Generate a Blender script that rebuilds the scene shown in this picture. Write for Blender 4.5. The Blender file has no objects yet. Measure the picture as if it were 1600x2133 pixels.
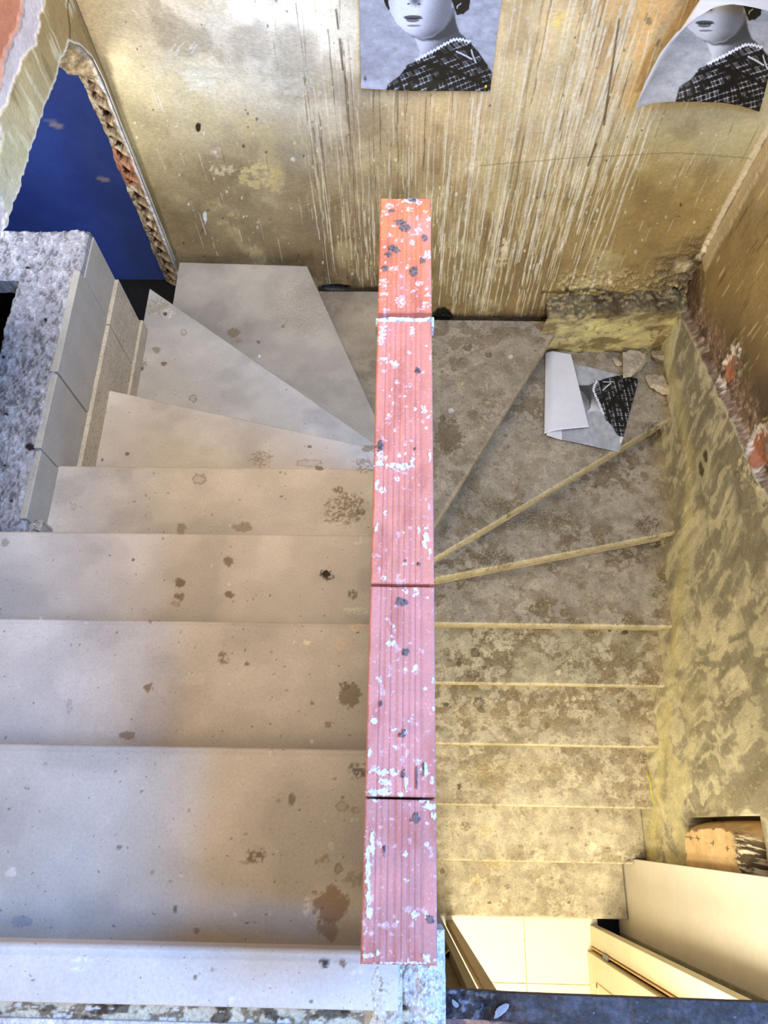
import bpy, bmesh, math, random
import numpy as np
from mathutils import Vector, Matrix
random.seed(7)
rng = np.random.default_rng(11)
S = bpy.context.scene
col = S.collection

# ------------------------------------------------------------------ camera
F = 1540.0
camd = bpy.data.cameras.new('camera'); cam = bpy.data.objects.new('camera', camd); col.objects.link(cam)
camd.sensor_fit = 'VERTICAL'; camd.sensor_height = 24.0; camd.lens = F / 2133 * 24.0
camd.clip_start = 0.02
CW = np.array([0.0, 0.0, 4.24])
n_ = np.array([23, 657, F]); n_ = n_ / np.linalg.norm(n_)
v_ = np.array([72, -3596, F]); v_ = v_ - n_ * (v_ @ n_); v_ = v_ / np.linalg.norm(v_)
r_ = np.cross(n_, v_); r_ = r_ if r_[0] > 0 else -r_
MW = np.array([r_, v_, -n_])
m = Matrix(((MW[0,0], -MW[0,1], -MW[0,2], CW[0]), (MW[1,0], -MW[1,1], -MW[1,2], CW[1]), (MW[2,0], -MW[2,1], -MW[2,2], CW[2]), (0,0,0,1)))
cam.matrix_world = m
S.camera = cam
# measuring helper: where a point of a real surface is seen (used to place stains and painted tones on real surfaces)
def pix(P):
    c = (np.asarray(P, float) - CW) @ MW
    return 800 + F * c[..., 0] / c[..., 2], 1066.5 + F * c[..., 1] / c[..., 2]
def hit(px, py, ax, val):
    d = MW @ np.array([px - 800, py - 1066.5, F]); return CW + d * ((val - CW[ax]) / d[ax])

# ------------------------------------------------------------------ light
def s2l(*c):
    a = np.array(c, float) / 255.0
    return np.where(a <= .04045, a / 12.92, ((a + .055) / 1.055) ** 2.4)
w = bpy.data.worlds.new('world'); S.world = w; w.use_nodes = True
w.node_tree.nodes['Background'].inputs[0].default_value = (1.0, 0.84, 0.66, 1)
w.node_tree.nodes['Background'].inputs[1].default_value = 0.85
def area(name, loc, target, sx, sy, power, colr, spread=180):
    l = bpy.data.lights.new(name, 'AREA'); l.shape = 'RECTANGLE'; l.size = sx; l.size_y = sy
    l.energy = power; l.color = colr; l.spread = math.radians(spread)
    o = bpy.data.objects.new(name, l); col.objects.link(o); o.location = loc
    o.rotation_euler = (Vector(target) - Vector(loc)).to_track_quat('-Z', 'Y').to_euler()
    return o
area('window_daylight', (1.10, 0.1, 4.78), (-0.9, 0.5, 2.85), 0.9, 0.5, 92, (0.06, 0.36, 1.0))
area('upper_wall_fill', (-0.35, 1.0, 4.9), (-0.35, 2.02, 2.95), 1.2, 0.5, 19, (1.0, 0.96, 0.9), 115)  # added fill with no known opening, brightens the upper back wall
area('landing_fill', (0.10, -0.35, 5.4), (-0.2, 0.2, 3.0), 0.5, 0.5, 15, (1.0, 0.82, 0.6))  # added warm overhead fill, no lamp known there
area('hall_lamp', (0.58, -1.35, 1.95), (0.75, 0.2, 0.4), 0.42, 0.42, 52, (1.0, 0.94, 0.74))
area('board_fill', (0.35, -0.8, 2.7), (1.1, -0.3, 1.0), 0.4, 0.4, 50, (1.0, 0.95, 0.78))  # added fill to brighten the cream board
area('blue_wall_fill', (-1.35, 1.35, 3.2), (-1.15, 2.3, 2.5), 0.3, 0.3, 10, (0.8, 0.85, 1.0), 140)  # added fill for the blue wall, no source known in that room
S.view_settings.view_transform = 'Standard'; S.view_settings.look = 'None'
S.view_settings.gamma = 1.0; S.view_settings.use_curve_mapping = False
S.view_settings.exposure = 0.0

# ------------------------------------------------------------------ numpy noise
def _h(i, j, s):
    n = (i.astype(np.int64) * 374761393 + j.astype(np.int64) * 668265263 + s * 1442695041) & 0xffffffff
    n = ((n ^ (n >> 13)) * 1274126177) & 0xffffffff
    return ((n ^ (n >> 16)) & 0xffff) / 65535.0
def vn(x, y, s=0):
    i = np.floor(x); j = np.floor(y); fx = x - i; fy = y - j
    fx = fx * fx * (3 - 2 * fx); fy = fy * fy * (3 - 2 * fy)
    a = _h(i, j, s); b = _h(i + 1, j, s); c = _h(i, j + 1, s); d = _h(i + 1, j + 1, s)
    return (a * (1 - fx) + b * fx) * (1 - fy) + (c * (1 - fx) + d * fx) * fy
def fbm(x, y, s=0, o=4):
    t = 0; a = .5; k = 0
    for q in range(o):
        t = t + a * vn(x * 2 ** q, y * 2 ** q, s + q * 17); k += a; a *= .5
    return t / k
def sm(a, b, x):
    t = np.clip((x - a) / (b - a), 0, 1); return t * t * (3 - 2 * t)
def mixc(c, d, a):
    return c * (1 - a[..., None]) + np.asarray(d) * a[..., None]
def seg(px, py, pts):           # distance to a polyline
    d = np.full(px.shape, 1e9)
    for (x0, y0), (x1, y1) in zip(pts[:-1], pts[1:]):
        dx, dy = x1 - x0, y1 - y0; L = dx * dx + dy * dy + 1e-9
        t = np.clip(((px - x0) * dx + (py - y0) * dy) / L, 0, 1)
        d = np.minimum(d, np.hypot(px - x0 - t * dx, py - y0 - t * dy))
    return d
def inpoly(px, py, pts):
    r = np.zeros(px.shape, bool); n = len(pts)
    for i in range(n):
        x0, y0 = pts[i]; x1, y1 = pts[(i + 1) % n]
        if y0 == y1: continue
        c = ((y0 > py) != (y1 > py)) & (px < (x1 - x0) * (py - y0) / (y1 - y0) + x0)
        r ^= c
    return r
def poly_sd(px, py, pts):       # signed distance, negative inside
    d = seg(px, py, list(pts) + [pts[0]]); return np.where(inpoly(px, py, pts), -d, d)
def anchors(px, py, A, sig=110):
    W = 0; C = 0
    for (x, y, c) in A:
        w = np.exp(-((px - x) ** 2 + (py - y) ** 2) / (2 * sig * sig)) + 1e-9
        W = W + w; C = C + w[..., None] * s2l(*c)
    return C / W[..., None]

# ------------------------------------------------------------------ tags, mesh helpers
def tag(o, label=None, cat=None, group=None, kind=None):
    for k, v in (('label', label), ('category', cat), ('group', group), ('kind', kind)):
        if v: o[k] = v
    return o
def empty(name, loc, label, cat, group=None):
    o = bpy.data.objects.new(name, None); col.objects.link(o); o.location = loc; o.empty_display_size = .05
    return tag(o, label, cat, group)
def link(name, me, mat, parent=None):
    me.materials.append(mat) if mat else None
    o = bpy.data.objects.new(name, me); col.objects.link(o)
    if parent:
        o.parent = parent; o.matrix_parent_inverse = Matrix.Translation(-parent.location)
    return o
def setcol(me, C, name='Col'):
    a = me.attributes.new(name, 'FLOAT_COLOR', 'POINT')
    q = np.ones((len(me.vertices), 4), np.float32); q[:, :3] = C; a.data.foreach_set('color', q.ravel())
def grid_mesh(name, P, C=None, back=None, keep=None, smooth=True):
    """P (nv,nu,3) front surface; back: offset vector or array -> closed slab"""
    nv, nu = P.shape[:2]; idx = np.arange(nv * nu).reshape(nv, nu)
    q = np.stack([idx[:-1, :-1], idx[:-1, 1:], idx[1:, 1:], idx[1:, :-1]], -1)
    km = np.ones((nv - 1, nu - 1), bool) if keep is None else keep
    fr = q[km]; V = P.reshape(-1, 3); faces = [fr]
    if back is not None:
        B = (P + back).reshape(-1, 3); o = nv * nu; V = np.vstack([V, B])
        faces.append(fr[:, ::-1] + o)
        kp = np.pad(km, 1)
        for (dy, dx, a, b) in ((-1, 0, 0, 1), (0, 1, 1, 2), (1, 0, 2, 3), (0, -1, 3, 0)):
            nb = kp[1 + dy: kp.shape[0] - 1 + dy, 1 + dx: kp.shape[1] - 1 + dx]
            e = q[km & ~nb]
            if len(e): faces.append(np.stack([e[:, b], e[:, a], e[:, a] + o, e[:, b] + o], -1))
    Fq = np.vstack(faces)
    me = bpy.data.meshes.new(name)
    me.vertices.add(len(V)); me.vertices.foreach_set('co', V.astype(np.float32).ravel())
    me.loops.add(Fq.size); me.loops.foreach_set('vertex_index', Fq.astype(np.int32).ravel())
    me.polygons.add(len(Fq)); me.polygons.foreach_set('loop_start', np.arange(0, Fq.size, 4, dtype=np.int32))
    sf = np.zeros(len(Fq), bool); sf[:len(fr)] = smooth
    me.polygons.foreach_set('use_smooth', sf)
    me.update(calc_edges=True); me.validate()
    if C is not None:
        c = np.asarray(C, np.float32).reshape(-1, 3)
        if back is not None: c = np.vstack([c, c])
        setcol(me, c)
    return me
def flip(me): me.flip_normals(); return me
def boxes(name, bl, mat, parent=None, bev=0.0):
    bm = bmesh.new()
    for (x0, y0, z0, x1, y1, z1) in bl:
        r = bmesh.ops.create_cube(bm, size=1)
        for v in r['verts']:
            v.co = Vector((x0 + (v.co.x + .5) * (x1 - x0), y0 + (v.co.y + .5) * (y1 - y0), z0 + (v.co.z + .5) * (z1 - z0)))
    if bev: bmesh.ops.bevel(bm, geom=bm.edges[:], offset=bev, segments=2, affect='EDGES', profile=.6)
    me = bpy.data.meshes.new(name); bm.to_mesh(me); bm.free()
    return link(name, me, mat, parent)
def prism(name, base, top, mat, parent=None, bev=0.0):
    bm = bmesh.new(); a = [bm.verts.new(p) for p in base]; b = [bm.verts.new(p) for p in top]; n = len(a)
    bm.faces.new(a[::-1]); bm.faces.new(b)
    for i in range(n): bm.faces.new((a[i], a[(i + 1) % n], b[(i + 1) % n], b[i]))
    bmesh.ops.recalc_face_normals(bm, faces=bm.faces[:])
    if bev: bmesh.ops.bevel(bm, geom=bm.edges[:], offset=bev, segments=2, affect='EDGES', profile=.6)
    me = bpy.data.meshes.new(name); bm.to_mesh(me); bm.free(); return link(name, me, mat, parent)

# ------------------------------------------------------------------ materials
def mat(name, colr=None, rough=.85, attr=False, n=(60, .25), n2=(9, .2), bump=(180, .25), spots=None, spec=.3, stretch=None, wear=None):
    M = bpy.data.materials.new(name); M.use_nodes = True; nt = M.node_tree; N = nt.nodes; L = nt.links
    b = N['Principled BSDF']; b.inputs['Roughness'].default_value = rough; b.inputs['Specular IOR Level'].default_value = spec
    tc = N.new('ShaderNodeTexCoord'); src = tc.outputs['Object']
    if stretch:
        mp = N.new('ShaderNodeMapping'); mp.inputs['Scale'].default_value = stretch; L.new(src, mp.inputs[0]); src = mp.outputs[0]
    if attr:
        a = N.new('ShaderNodeAttribute'); a.attribute_name = 'Col'; base = a.outputs['Color']
    else:
        a = N.new('ShaderNodeRGB'); a.outputs[0].default_value = (*colr, 1); base = a.outputs[0]
    def noise(sc, det=5):
        t = N.new('ShaderNodeTexNoise'); t.inputs['Scale'].default_value = sc; t.inputs['Detail'].default_value = det
        L.new(src, t.inputs['Vector']); return t.outputs['Fac']
    for sc, am in (n, n2):
        if not am: continue
        r = N.new('ShaderNodeMapRange'); r.inputs['From Min'].default_value = .3; r.inputs['From Max'].default_value = .7
        r.inputs['To Min'].default_value = 1 - am; r.inputs['To Max'].default_value = 1 + am
        L.new(noise(sc), r.inputs['Value'])
        x = N.new('ShaderNodeVectorMath'); x.operation = 'SCALE'; L.new(base, x.inputs[0]); L.new(r.outputs[0], x.inputs['Scale']); base = x.outputs[0]
    if spots:
        for (sc, thr, c2, amt) in spots:
            vo = N.new('ShaderNodeTexVoronoi'); vo.inputs['Scale'].default_value = sc
            ad = N.new('ShaderNodeVectorMath'); ad.operation = 'MULTIPLY_ADD'
            nn = N.new('ShaderNodeTexNoise'); nn.inputs['Scale'].default_value = sc * 2.5; L.new(src, nn.inputs['Vector'])
            L.new(nn.outputs['Color'], ad.inputs[0]); k = .7 / sc; ad.inputs[1].default_value = (k, k, k); L.new(src, ad.inputs[2])
            L.new(ad.outputs[0], vo.inputs['Vector'])
            sep = N.new('ShaderNodeSeparateColor'); L.new(vo.outputs['Color'], sep.inputs[0])
            mr = N.new('ShaderNodeMath'); mr.operation = 'MULTIPLY'; L.new(sep.outputs[0], mr.inputs[0]); mr.inputs[1].default_value = thr
            lt = N.new('ShaderNodeMapRange'); L.new(vo.outputs['Distance'], lt.inputs['Value'])
            L.new(mr.outputs[0], lt.inputs['From Max']); sub = N.new('ShaderNodeMath'); sub.operation = 'MULTIPLY'; sub.inputs[1].default_value = .6
            L.new(mr.outputs[0], sub.inputs[0]); L.new(sub.outputs[0], lt.inputs['From Min'])
            lt.inputs['To Min'].default_value = amt; lt.inputs['To Max'].default_value = 0
            mx = N.new('ShaderNodeMix'); mx.data_type = 'RGBA'; L.new(lt.outputs[0], mx.inputs[0]); L.new(base, mx.inputs[6]); mx.inputs[7].default_value = (*c2, 1)
            base = mx.outputs[2]
    L.new(base, b.inputs['Base Color'])
    if bump and bump[1]:
        bp = N.new('ShaderNodeBump'); bp.inputs['Strength'].default_value = bump[1]; bp.inputs['Distance'].default_value = .004
        L.new(noise(bump[0], 6), bp.inputs['Height']); L.new(bp.outputs[0], b.inputs['Normal'])
    return M
M_stone = mat('pale_stone', attr=True, rough=.62, n=(220, .07), n2=(14, .05), bump=(420, .18),
              spots=[(60, .17, s2l(92, 78, 58), .55), (150, .16, s2l(80, 70, 52), .6)])
M_dirty = mat('dirty_stone', attr=True, rough=.7, n=(120, .16), n2=(22, .16), bump=(300, .3),
              spots=[(38, .36, s2l(98, 82, 52), .42), (75, .30, s2l(92, 76, 50), .5), (160, .22, s2l(70, 58, 38), .6), (120, .12, s2l(205, 195, 165), .6)])
M_plaster = mat('stained_plaster', attr=True, rough=.55, n=(90, .12), n2=(7, .14), bump=(160, .35), spec=.4)
M_rough = mat('rough_mortar', attr=True, rough=.95, n=(260, .25), n2=(60, .15), bump=(500, .6), spec=.1)
M_brick = mat('terracotta', attr=True, rough=.8, n=(300, .07), n2=(40, .07), bump=(500, .25), spec=.2)
M_paper = mat('printed_paper', attr=True, rough=.5, n=(300, .03), n2=(9, .03), bump=(30, .05), spec=.4)
M_white = mat('white_paper', s2l(228, 224, 222), rough=.5, n=(50, .02), n2=(8, .03), bump=(40, .05))
M_blue = mat('blue_paint', attr=True, rough=.5, n=(40, .05), n2=(3, .12), bump=(60, .2), spec=.4)
M_riser = mat('riser_stone', s2l(160, 146, 118), rough=.7)
M_dark = mat('void_shade', s2l(30, 27, 24), rough=.95)  # near-black colour paints the shade of unlit voids and gaps
M_core = mat('wall_core', s2l(190, 175, 150), rough=.9)
M_beam = mat('dark_painted_beam', attr=True, rough=.55, n=(200, .35), n2=(30, .3), bump=(120, .7), spots=[(90, .2, s2l(130, 135, 160), .6)])
M_board = mat('cream_board', s2l(240, 232, 212), rough=.5, n=(30, .03), n2=(5, .04), bump=(40, .05), spots=[(22, .05, s2l(60, 50, 35), .9)])
M_frame = mat('cream_painted_wood', s2l(228, 216, 178), rough=.45, n=(40, .04), n2=(6, .04), bump=(60, .1))
M_oak = mat('brown_wood', s2l(176, 150, 108), rough=.5, n=(90, .14), n2=(14, .1), bump=(100, .2), stretch=(6, 6, .6))
M_olive = mat('olive_wood', s2l(138, 124, 88), rough=.5, n=(90, .2), n2=(14, .1), bump=(100, .2), stretch=(6, 6, .6))
M_orange = mat('bare_pine', s2l(222, 178, 118), rough=.6, n=(120, .2), n2=(20, .2), stretch=(8, 8, .8))
M_tile = mat('floor_tile', s2l(226, 214, 178), rough=.35, n=(14, .03), n2=(3, .03), bump=(20, .03))
M_grout = mat('grout', s2l(190, 168, 120), rough=.8)
M_kraft = mat('kraft_paper', attr=True, rough=.75, n=(60, .08), n2=(16, .1), bump=(26, .6))
M_metal = mat('galvanised_metal', s2l(120, 122, 116), rough=.45); M_metal.node_tree.nodes['Principled BSDF'].inputs['Metallic'].default_value = .7
M_pin = mat('yellow_pin', s2l(220, 185, 40), rough=.4)
M_green = mat('dark_green_frame', s2l(52, 62, 48), rough=.6)

# ================================================================== STRUCTURE
# --- back wall
def build_back_wall():
    x = np.arange(-.884, 1.175, .0028); z = np.arange(1.28, 3.42, .0032)
    X, Z = np.meshgrid(x, z); nz, nx = X.shape
    P0 = np.stack([X, np.full_like(X, 2.02), Z], -1); px, py = pix(P0)
    wx = (fbm(X * 4, Z * 4, 5) - .5) * 120; wy = (fbm(X * 4, Z * 4, 9) - .5) * 120
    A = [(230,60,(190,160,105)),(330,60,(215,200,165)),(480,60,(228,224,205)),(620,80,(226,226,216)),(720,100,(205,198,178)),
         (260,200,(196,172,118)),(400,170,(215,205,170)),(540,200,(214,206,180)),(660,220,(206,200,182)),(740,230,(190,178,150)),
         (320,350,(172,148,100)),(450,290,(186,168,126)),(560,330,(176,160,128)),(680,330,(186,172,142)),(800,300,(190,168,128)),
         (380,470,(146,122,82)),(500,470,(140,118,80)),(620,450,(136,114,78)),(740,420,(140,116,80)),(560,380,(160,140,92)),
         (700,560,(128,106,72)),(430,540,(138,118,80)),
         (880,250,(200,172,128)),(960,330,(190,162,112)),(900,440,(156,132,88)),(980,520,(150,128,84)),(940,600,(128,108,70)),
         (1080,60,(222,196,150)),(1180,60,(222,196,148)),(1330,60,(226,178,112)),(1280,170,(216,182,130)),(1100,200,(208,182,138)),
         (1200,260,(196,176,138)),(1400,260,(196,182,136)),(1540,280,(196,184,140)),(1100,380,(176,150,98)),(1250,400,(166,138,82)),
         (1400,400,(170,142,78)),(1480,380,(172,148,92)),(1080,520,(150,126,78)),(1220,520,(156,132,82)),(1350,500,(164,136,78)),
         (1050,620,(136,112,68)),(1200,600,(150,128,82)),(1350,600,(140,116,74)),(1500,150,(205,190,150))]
    C = anchors(px + wx, py + wy, A, 75)  # broad wall tones: stains, with some light painted in
    lt = sm(330, 60, py + wy) * sm(1350, 500, px); C = C * (1 + .42 * lt[..., None])  # upper left brightened in the colour for the daylight there
    # large mottling
    q = fbm(X * 9, Z * 7, 21); C = mixc(C, s2l(214, 196, 140), sm(.56, .72, q) * .35); C = mixc(C, s2l(112, 88, 52), sm(.45, .28, q) * .35)
    H = (fbm(X * 14, Z * 14, 3) - .5) * .0035
    # worn patches
    for (cx, cy, rx, ry, c, a) in [(530,365,45,26,(214,192,130),.8),(575,370,22,26,(206,182,120),.7),(462,352,26,12,(218,200,160),.8),(450,318,11,15,(196,178,150),.9),
                                   (440,430,26,18,(176,156,104),.6),(490,445,12,10,(190,170,116),.6),(620,175,60,26,(228,228,210),.5),(1160,45,26,20,(240,210,110),.7),(1205,55,18,12,(240,212,130),.6),
                                   (400,120,44,14,(240,236,206),.35),(420,150,44,8,(240,236,206),.6),(430,170,30,8,(240,236,206),.6),(1340,90,26,110,(232,180,104),.5),(1390,40,26,40,(206,160,104),.5),
                                   (1350,45,8,7,(140,120,90),.8),(1375,92,7,9,(130,112,84),.8),(1052,520,8,22,(226,206,160),.9),(1045,545,18,14,(206,184,130),.7),(1200,600,9,9,(232,214,170),.95),
                                   (413,265,6,11,(52,40,28),1),(427,450,4,14,(232,226,212),.95),(610,332,5,5,(226,220,200),.9),(1270,585,4,20,(216,196,150),.8)]:
        d = ((px - cx + (fbm(X * 60, Z * 60, 31) - .5) * rx * 1.3) / rx) ** 2 + ((py - cy + (fbm(X * 60, Z * 60, 37) - .5) * ry * 1.3) / ry) ** 2
        k = sm(1.15, .6, d); k2 = k * (a if rx < 9 else a * sm(.35, .6, fbm(X * 80, Z * 80, 41)))
        C = mixc(C, s2l(*c), k2); H = H - k * .0006
    # scratched loops
    for k in range(12):
        y0 = 142 + k * 4.2; d = seg(px, py + 3 * np.sin(px * .07 + k), [(388 + (k * 7) % 14, y0 + 3), (425, y0 - 2), (455 - (k * 5) % 16, y0 + 4)])
        C = mixc(C, s2l(242, 238, 214), sm(1.7, .6, d) * .85)
    for pts in [[(352,128),(356,105),(366,92)],[(366,115),(372,100),(384,88)],[(362,142),(374,154),(396,157)],[(405,88),(392,104),(412,92),(398,112)]]:
        C = mixc(C, s2l(240, 238, 220), sm(2.2, .8, seg(px, py, pts)) * .9)
    # brushy diagonal wipes, brown
    for k in range(26):
        x0 = rng.uniform(600, 760); y0 = rng.uniform(350, 430)
        d = seg(px, py, [(x0 - 90, y0 + 46), (x0, y0 + 6), (x0 + 80, y0 - 18)]); C = mixc(C, s2l(176, 152, 108), sm(2.2, .6, d) * .25)
    # drips run straight down the wall
    def drip(x0, z0, L, wd, c, a, hh=.0006):
        i0 = int((z0 - L - z[0]) / .0032); i1 = int((z0 - z[0]) / .0032)
        i0 = max(i0, 0); i1 = min(i1, nz - 1)
        if i1 <= i0: return
        ii = np.arange(i0, i1); ph = rng.uniform(0, 99)
        cx = x0 + .006 * (vn(ii * .045 + ph, ii * 0 + ph, 3) - .5) + .010 * (vn(ii * .006 + ph, ii * 0., 8) - .5)
        wv = wd * (.6 + .8 * vn(ii * .08 + ph, ii * 0., 4)) * np.clip((ii - i0 + 6) / 12., .3, 1)
        al = .85 * a * sm(.12, .45, vn(ii * .05 + ph, ii * 0. + 5, 6))
        for o in range(-3, 4):
            j = np.round((cx - x[0]) / .0028).astype(int) + o; ok = (j >= 0) & (j < nx); jj = j[ok]; ik = ii[ok]
            d = np.abs(x[jj] - cx[ok]); k = sm(1.0, .45, d / (wv[ok] + .0006)) * al[ok]
            C[ik, jj] = C[ik, jj] * (1 - k[:, None]) + s2l(*c) * k[:, None]; H[ik, jj] += k * hh
    cols = [(232,220,188),(224,206,160),(240,232,212),(214,196,152)]
    def dens(n, x0, x1, z0, z1, l0, l1, w0, w1, dark=.15, a0=.35, a1=.95):
        for _ in range(n):
            c = cols[rng.integers(4)] if rng.random() > dark else (96, 74, 44)
            drip(rng.uniform(x0, x1), rng.uniform(z0, z1), rng.uniform(l0, l1), rng.uniform(w0, w1), c, rng.uniform(a0, a1))
    dens(80, -.30, .20, 2.25, 3.1, .12, .7, .0008, .0022, .3)
    dens(60, -.34, .75, 2.4, 3.4, .3, 1.0, .0012, .0026, .12)
    dens(95, .15, .62, 2.5, 3.4, .4, 1.2, .0012, .003, .12)
    dens(60, .42, .80, 2.6, 3.0, .3, .9, .0014, .003, .06, .6, 1)
    dens(70, .12, .55, 1.9, 2.4, .15, .5, .0010, .0024, .1)
    dens(60, -.32, .1, 1.75, 2.3, .1, .45, .0008, .0020, .45)
    dens(90, .5, 1.12, 1.7, 2.9, .03, .16, .001, .0022, .35, .3, .8)
    dens(60, -.85, -.3, 2.0, 3.1, .02, .14, .0007, .0018, .3, .25, .7)
    dens(260, -.34, .62, 1.7, 2.75, .03, .16, .0006, .0014, .45, .15, .6)
    dens(120, -.30, .25, 2.1, 2.7, .05, .3, .0007, .0014, .5, .2, .6)
    dens(10, -.12, .3, 2.9, 3.4, .2, .5, .002, .003, 1, .4, .7)
    for (a, b, c_, d_) in [(708, 82, 714, 145), (700, 20, 705, 60), (1290, 40, 1258, 260), (1242, 300, 1225, 345)]:
        C = mixc(C, s2l(84, 60, 36), sm(3.4, 1, seg(px, py, [(a, b), (c_, d_)])) * .85)
    # pale splatter specks
    for _ in range(420):
        cx = rng.uniform(250, 1500); cy = rng.uniform(0, 660); r = rng.uniform(.9, 2.6) * (1.4 if rng.random() < .1 else 1)
        m_ = (np.abs(px - cx) < 9) & (np.abs(py - cy) < 9)
        if not m_.any(): continue
        k = sm(1.3, .5, np.hypot(px[m_] - cx, (py[m_] - cy) * rng.uniform(.5, 1)) / r) * rng.uniform(.4, .95)
        c = s2l(236, 224, 190) if rng.random() < .8 else s2l(70, 54, 32)
        C[m_] = C[m_] * (1 - k[:, None]) + c * k[:, None]
    # rotten, blackened base line and rubble at the right
    nz1 = fbm(X * 26, Z * 26, 51); nz2 = fbm(X * 60, Z * 60, 57)
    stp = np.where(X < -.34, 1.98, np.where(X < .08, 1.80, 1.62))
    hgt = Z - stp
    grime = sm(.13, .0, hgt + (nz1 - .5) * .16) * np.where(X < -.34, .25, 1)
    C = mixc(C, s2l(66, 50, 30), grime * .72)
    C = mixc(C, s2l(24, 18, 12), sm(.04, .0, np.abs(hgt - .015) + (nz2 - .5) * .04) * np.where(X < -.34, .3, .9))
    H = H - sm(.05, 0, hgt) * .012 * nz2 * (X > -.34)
    for (cx, cy, rx, ry) in [(922, 668, 22, 26), (1163, 640, 9, 24), (700, 600, 30, 7)]:
        d = ((px - cx) / rx) ** 2 + ((py - cy) / ry) ** 2 + (nz2 - .5) * .9
        k = sm(1.2, .6, d); C = mixc(C, s2l(14, 10, 7), k); H = H - k * .02
    # corner crumble
    k = sm(.20, .03, np.hypot((X - 1.13), (Z - 1.93) * .8) + (nz1 - .5) * .14)
    C = mixc(C, s2l(78, 58, 38), k * .8); H = H + k * (nz2 - .5) * .03
    k = sm(.05, .02, np.hypot(X - 1.085, (Z - 1.965)) + (nz2 - .5) * .03); C = mixc(C, s2l(190, 170, 128), k * .9); H = H + k * .01
    for pts in [[(1130,610),(1240,600),(1330,620),(1420,600)],[(1165,690),(1240,668),(1330,655),(1430,618)],[(1180,600),(1230,630),(1290,628),(1360,640)]]:
        C = mixc(C, s2l(50, 36, 22), sm(6, 1.5, seg(px, py + (nz2 - .5) * 22, pts)) * .75)
    k = sm(.1, .02, np.abs(Z - 1.86) + (nz1 - .5) * .1) * (X > .62)
    H = H + k * (nz2 - .35) * .03; C = mixc(C, s2l(190, 172, 118), sm(.55, .75, nz2) * k * .8)
    k = sm(.022, .012, np.abs(X - 1.140) + (nz2 - .5) * .012) * sm(1.99, 2.03, Z); C = mixc(C, s2l(224, 204, 164), k * .9); H = H + k * .004 * nz2
    C = mixc(C, s2l(84, 62, 38), sm(.008, .002, np.abs(X - 1.148) + (nz2 - .5) * .008) * (Z > 1.98) * .8)
    # long hairline crack
    C = mixc(C, s2l(110, 86, 54), sm(1.3, .5, seg(px, py, [(1000,345),(1180,330),(1400,318),(1470,322),(1565,330)])) * .6)
    P = P0.copy(); P[..., 1] -= H
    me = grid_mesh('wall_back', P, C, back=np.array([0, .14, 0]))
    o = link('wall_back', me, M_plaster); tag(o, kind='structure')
    boxes('wall_back', [(-.90, 2.025, 3.40, 1.3, 2.16, 5.3)], mat('plaster_plain', s2l(205, 185, 140)), None)['kind'] = 'structure'
build_back_wall()

# --- lower back skirt of yellow plaster, right of the winders
def build_skirt():
    x = np.arange(.60, 1.19, .003); t = np.linspace(0, 1, 130); X, T = np.meshgrid(x, t)
    xs = .62 + .0
    topz = 1.815 - .055 * (X < 2) * (1.125 - X) / .5 + (fbm(X * 22, X * 0, 4) - .5) * .02
    Z = 1.40 + (topz - 1.40) * np.clip(T * 1.25, 0, 1)
    Y = 1.992 - (Z - 1.42) / .40 * .070
    led = np.clip(T * 1.25 - 1, 0, .25) / .25
    Y = Y + led * .115; Z = Z + led * (.012 + .05 * (fbm(X * 34, Y * 40 + 9, 7) - .4)); Y = Y + (fbm(X * 20, Z * 20, 8) - .5) * .012
    P = np.stack([X, Y, Z], -1); px, py = pix(P)
    C = np.tile(s2l(188, 172, 122), X.shape + (1,))
    q = fbm(X * 16, Z * 18, 2); C = mixc(C, s2l(212, 198, 132), sm(.5, .7, q)); C = mixc(C, s2l(120, 98, 58), sm(.48, .3, q) * .8)
    q2 = fbm(X * 70, Z * 50 + Y * 75, 6); C = mixc(C, s2l(70, 54, 32), sm(.6, .72, q2) * .6 * sm(.3, .7, fbm(X * 12, Z * 12, 3)))
    C = mixc(C, s2l(60, 44, 28), sm(.72, .86, T + (q2 - .5) * .12) * .85)
    C = mixc(C, s2l(176, 156, 108), sm(.55, .7, q2) * (T > .85) * .7)
    C = mixc(C, s2l(50, 38, 24), sm(.08, .0, T) * .7)
    o = link('wall_back', grid_mesh('lower_back_plaster', P, C), M_plaster); tag(o, kind='structure'); o.name = 'trim_1'
build_skirt()

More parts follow.
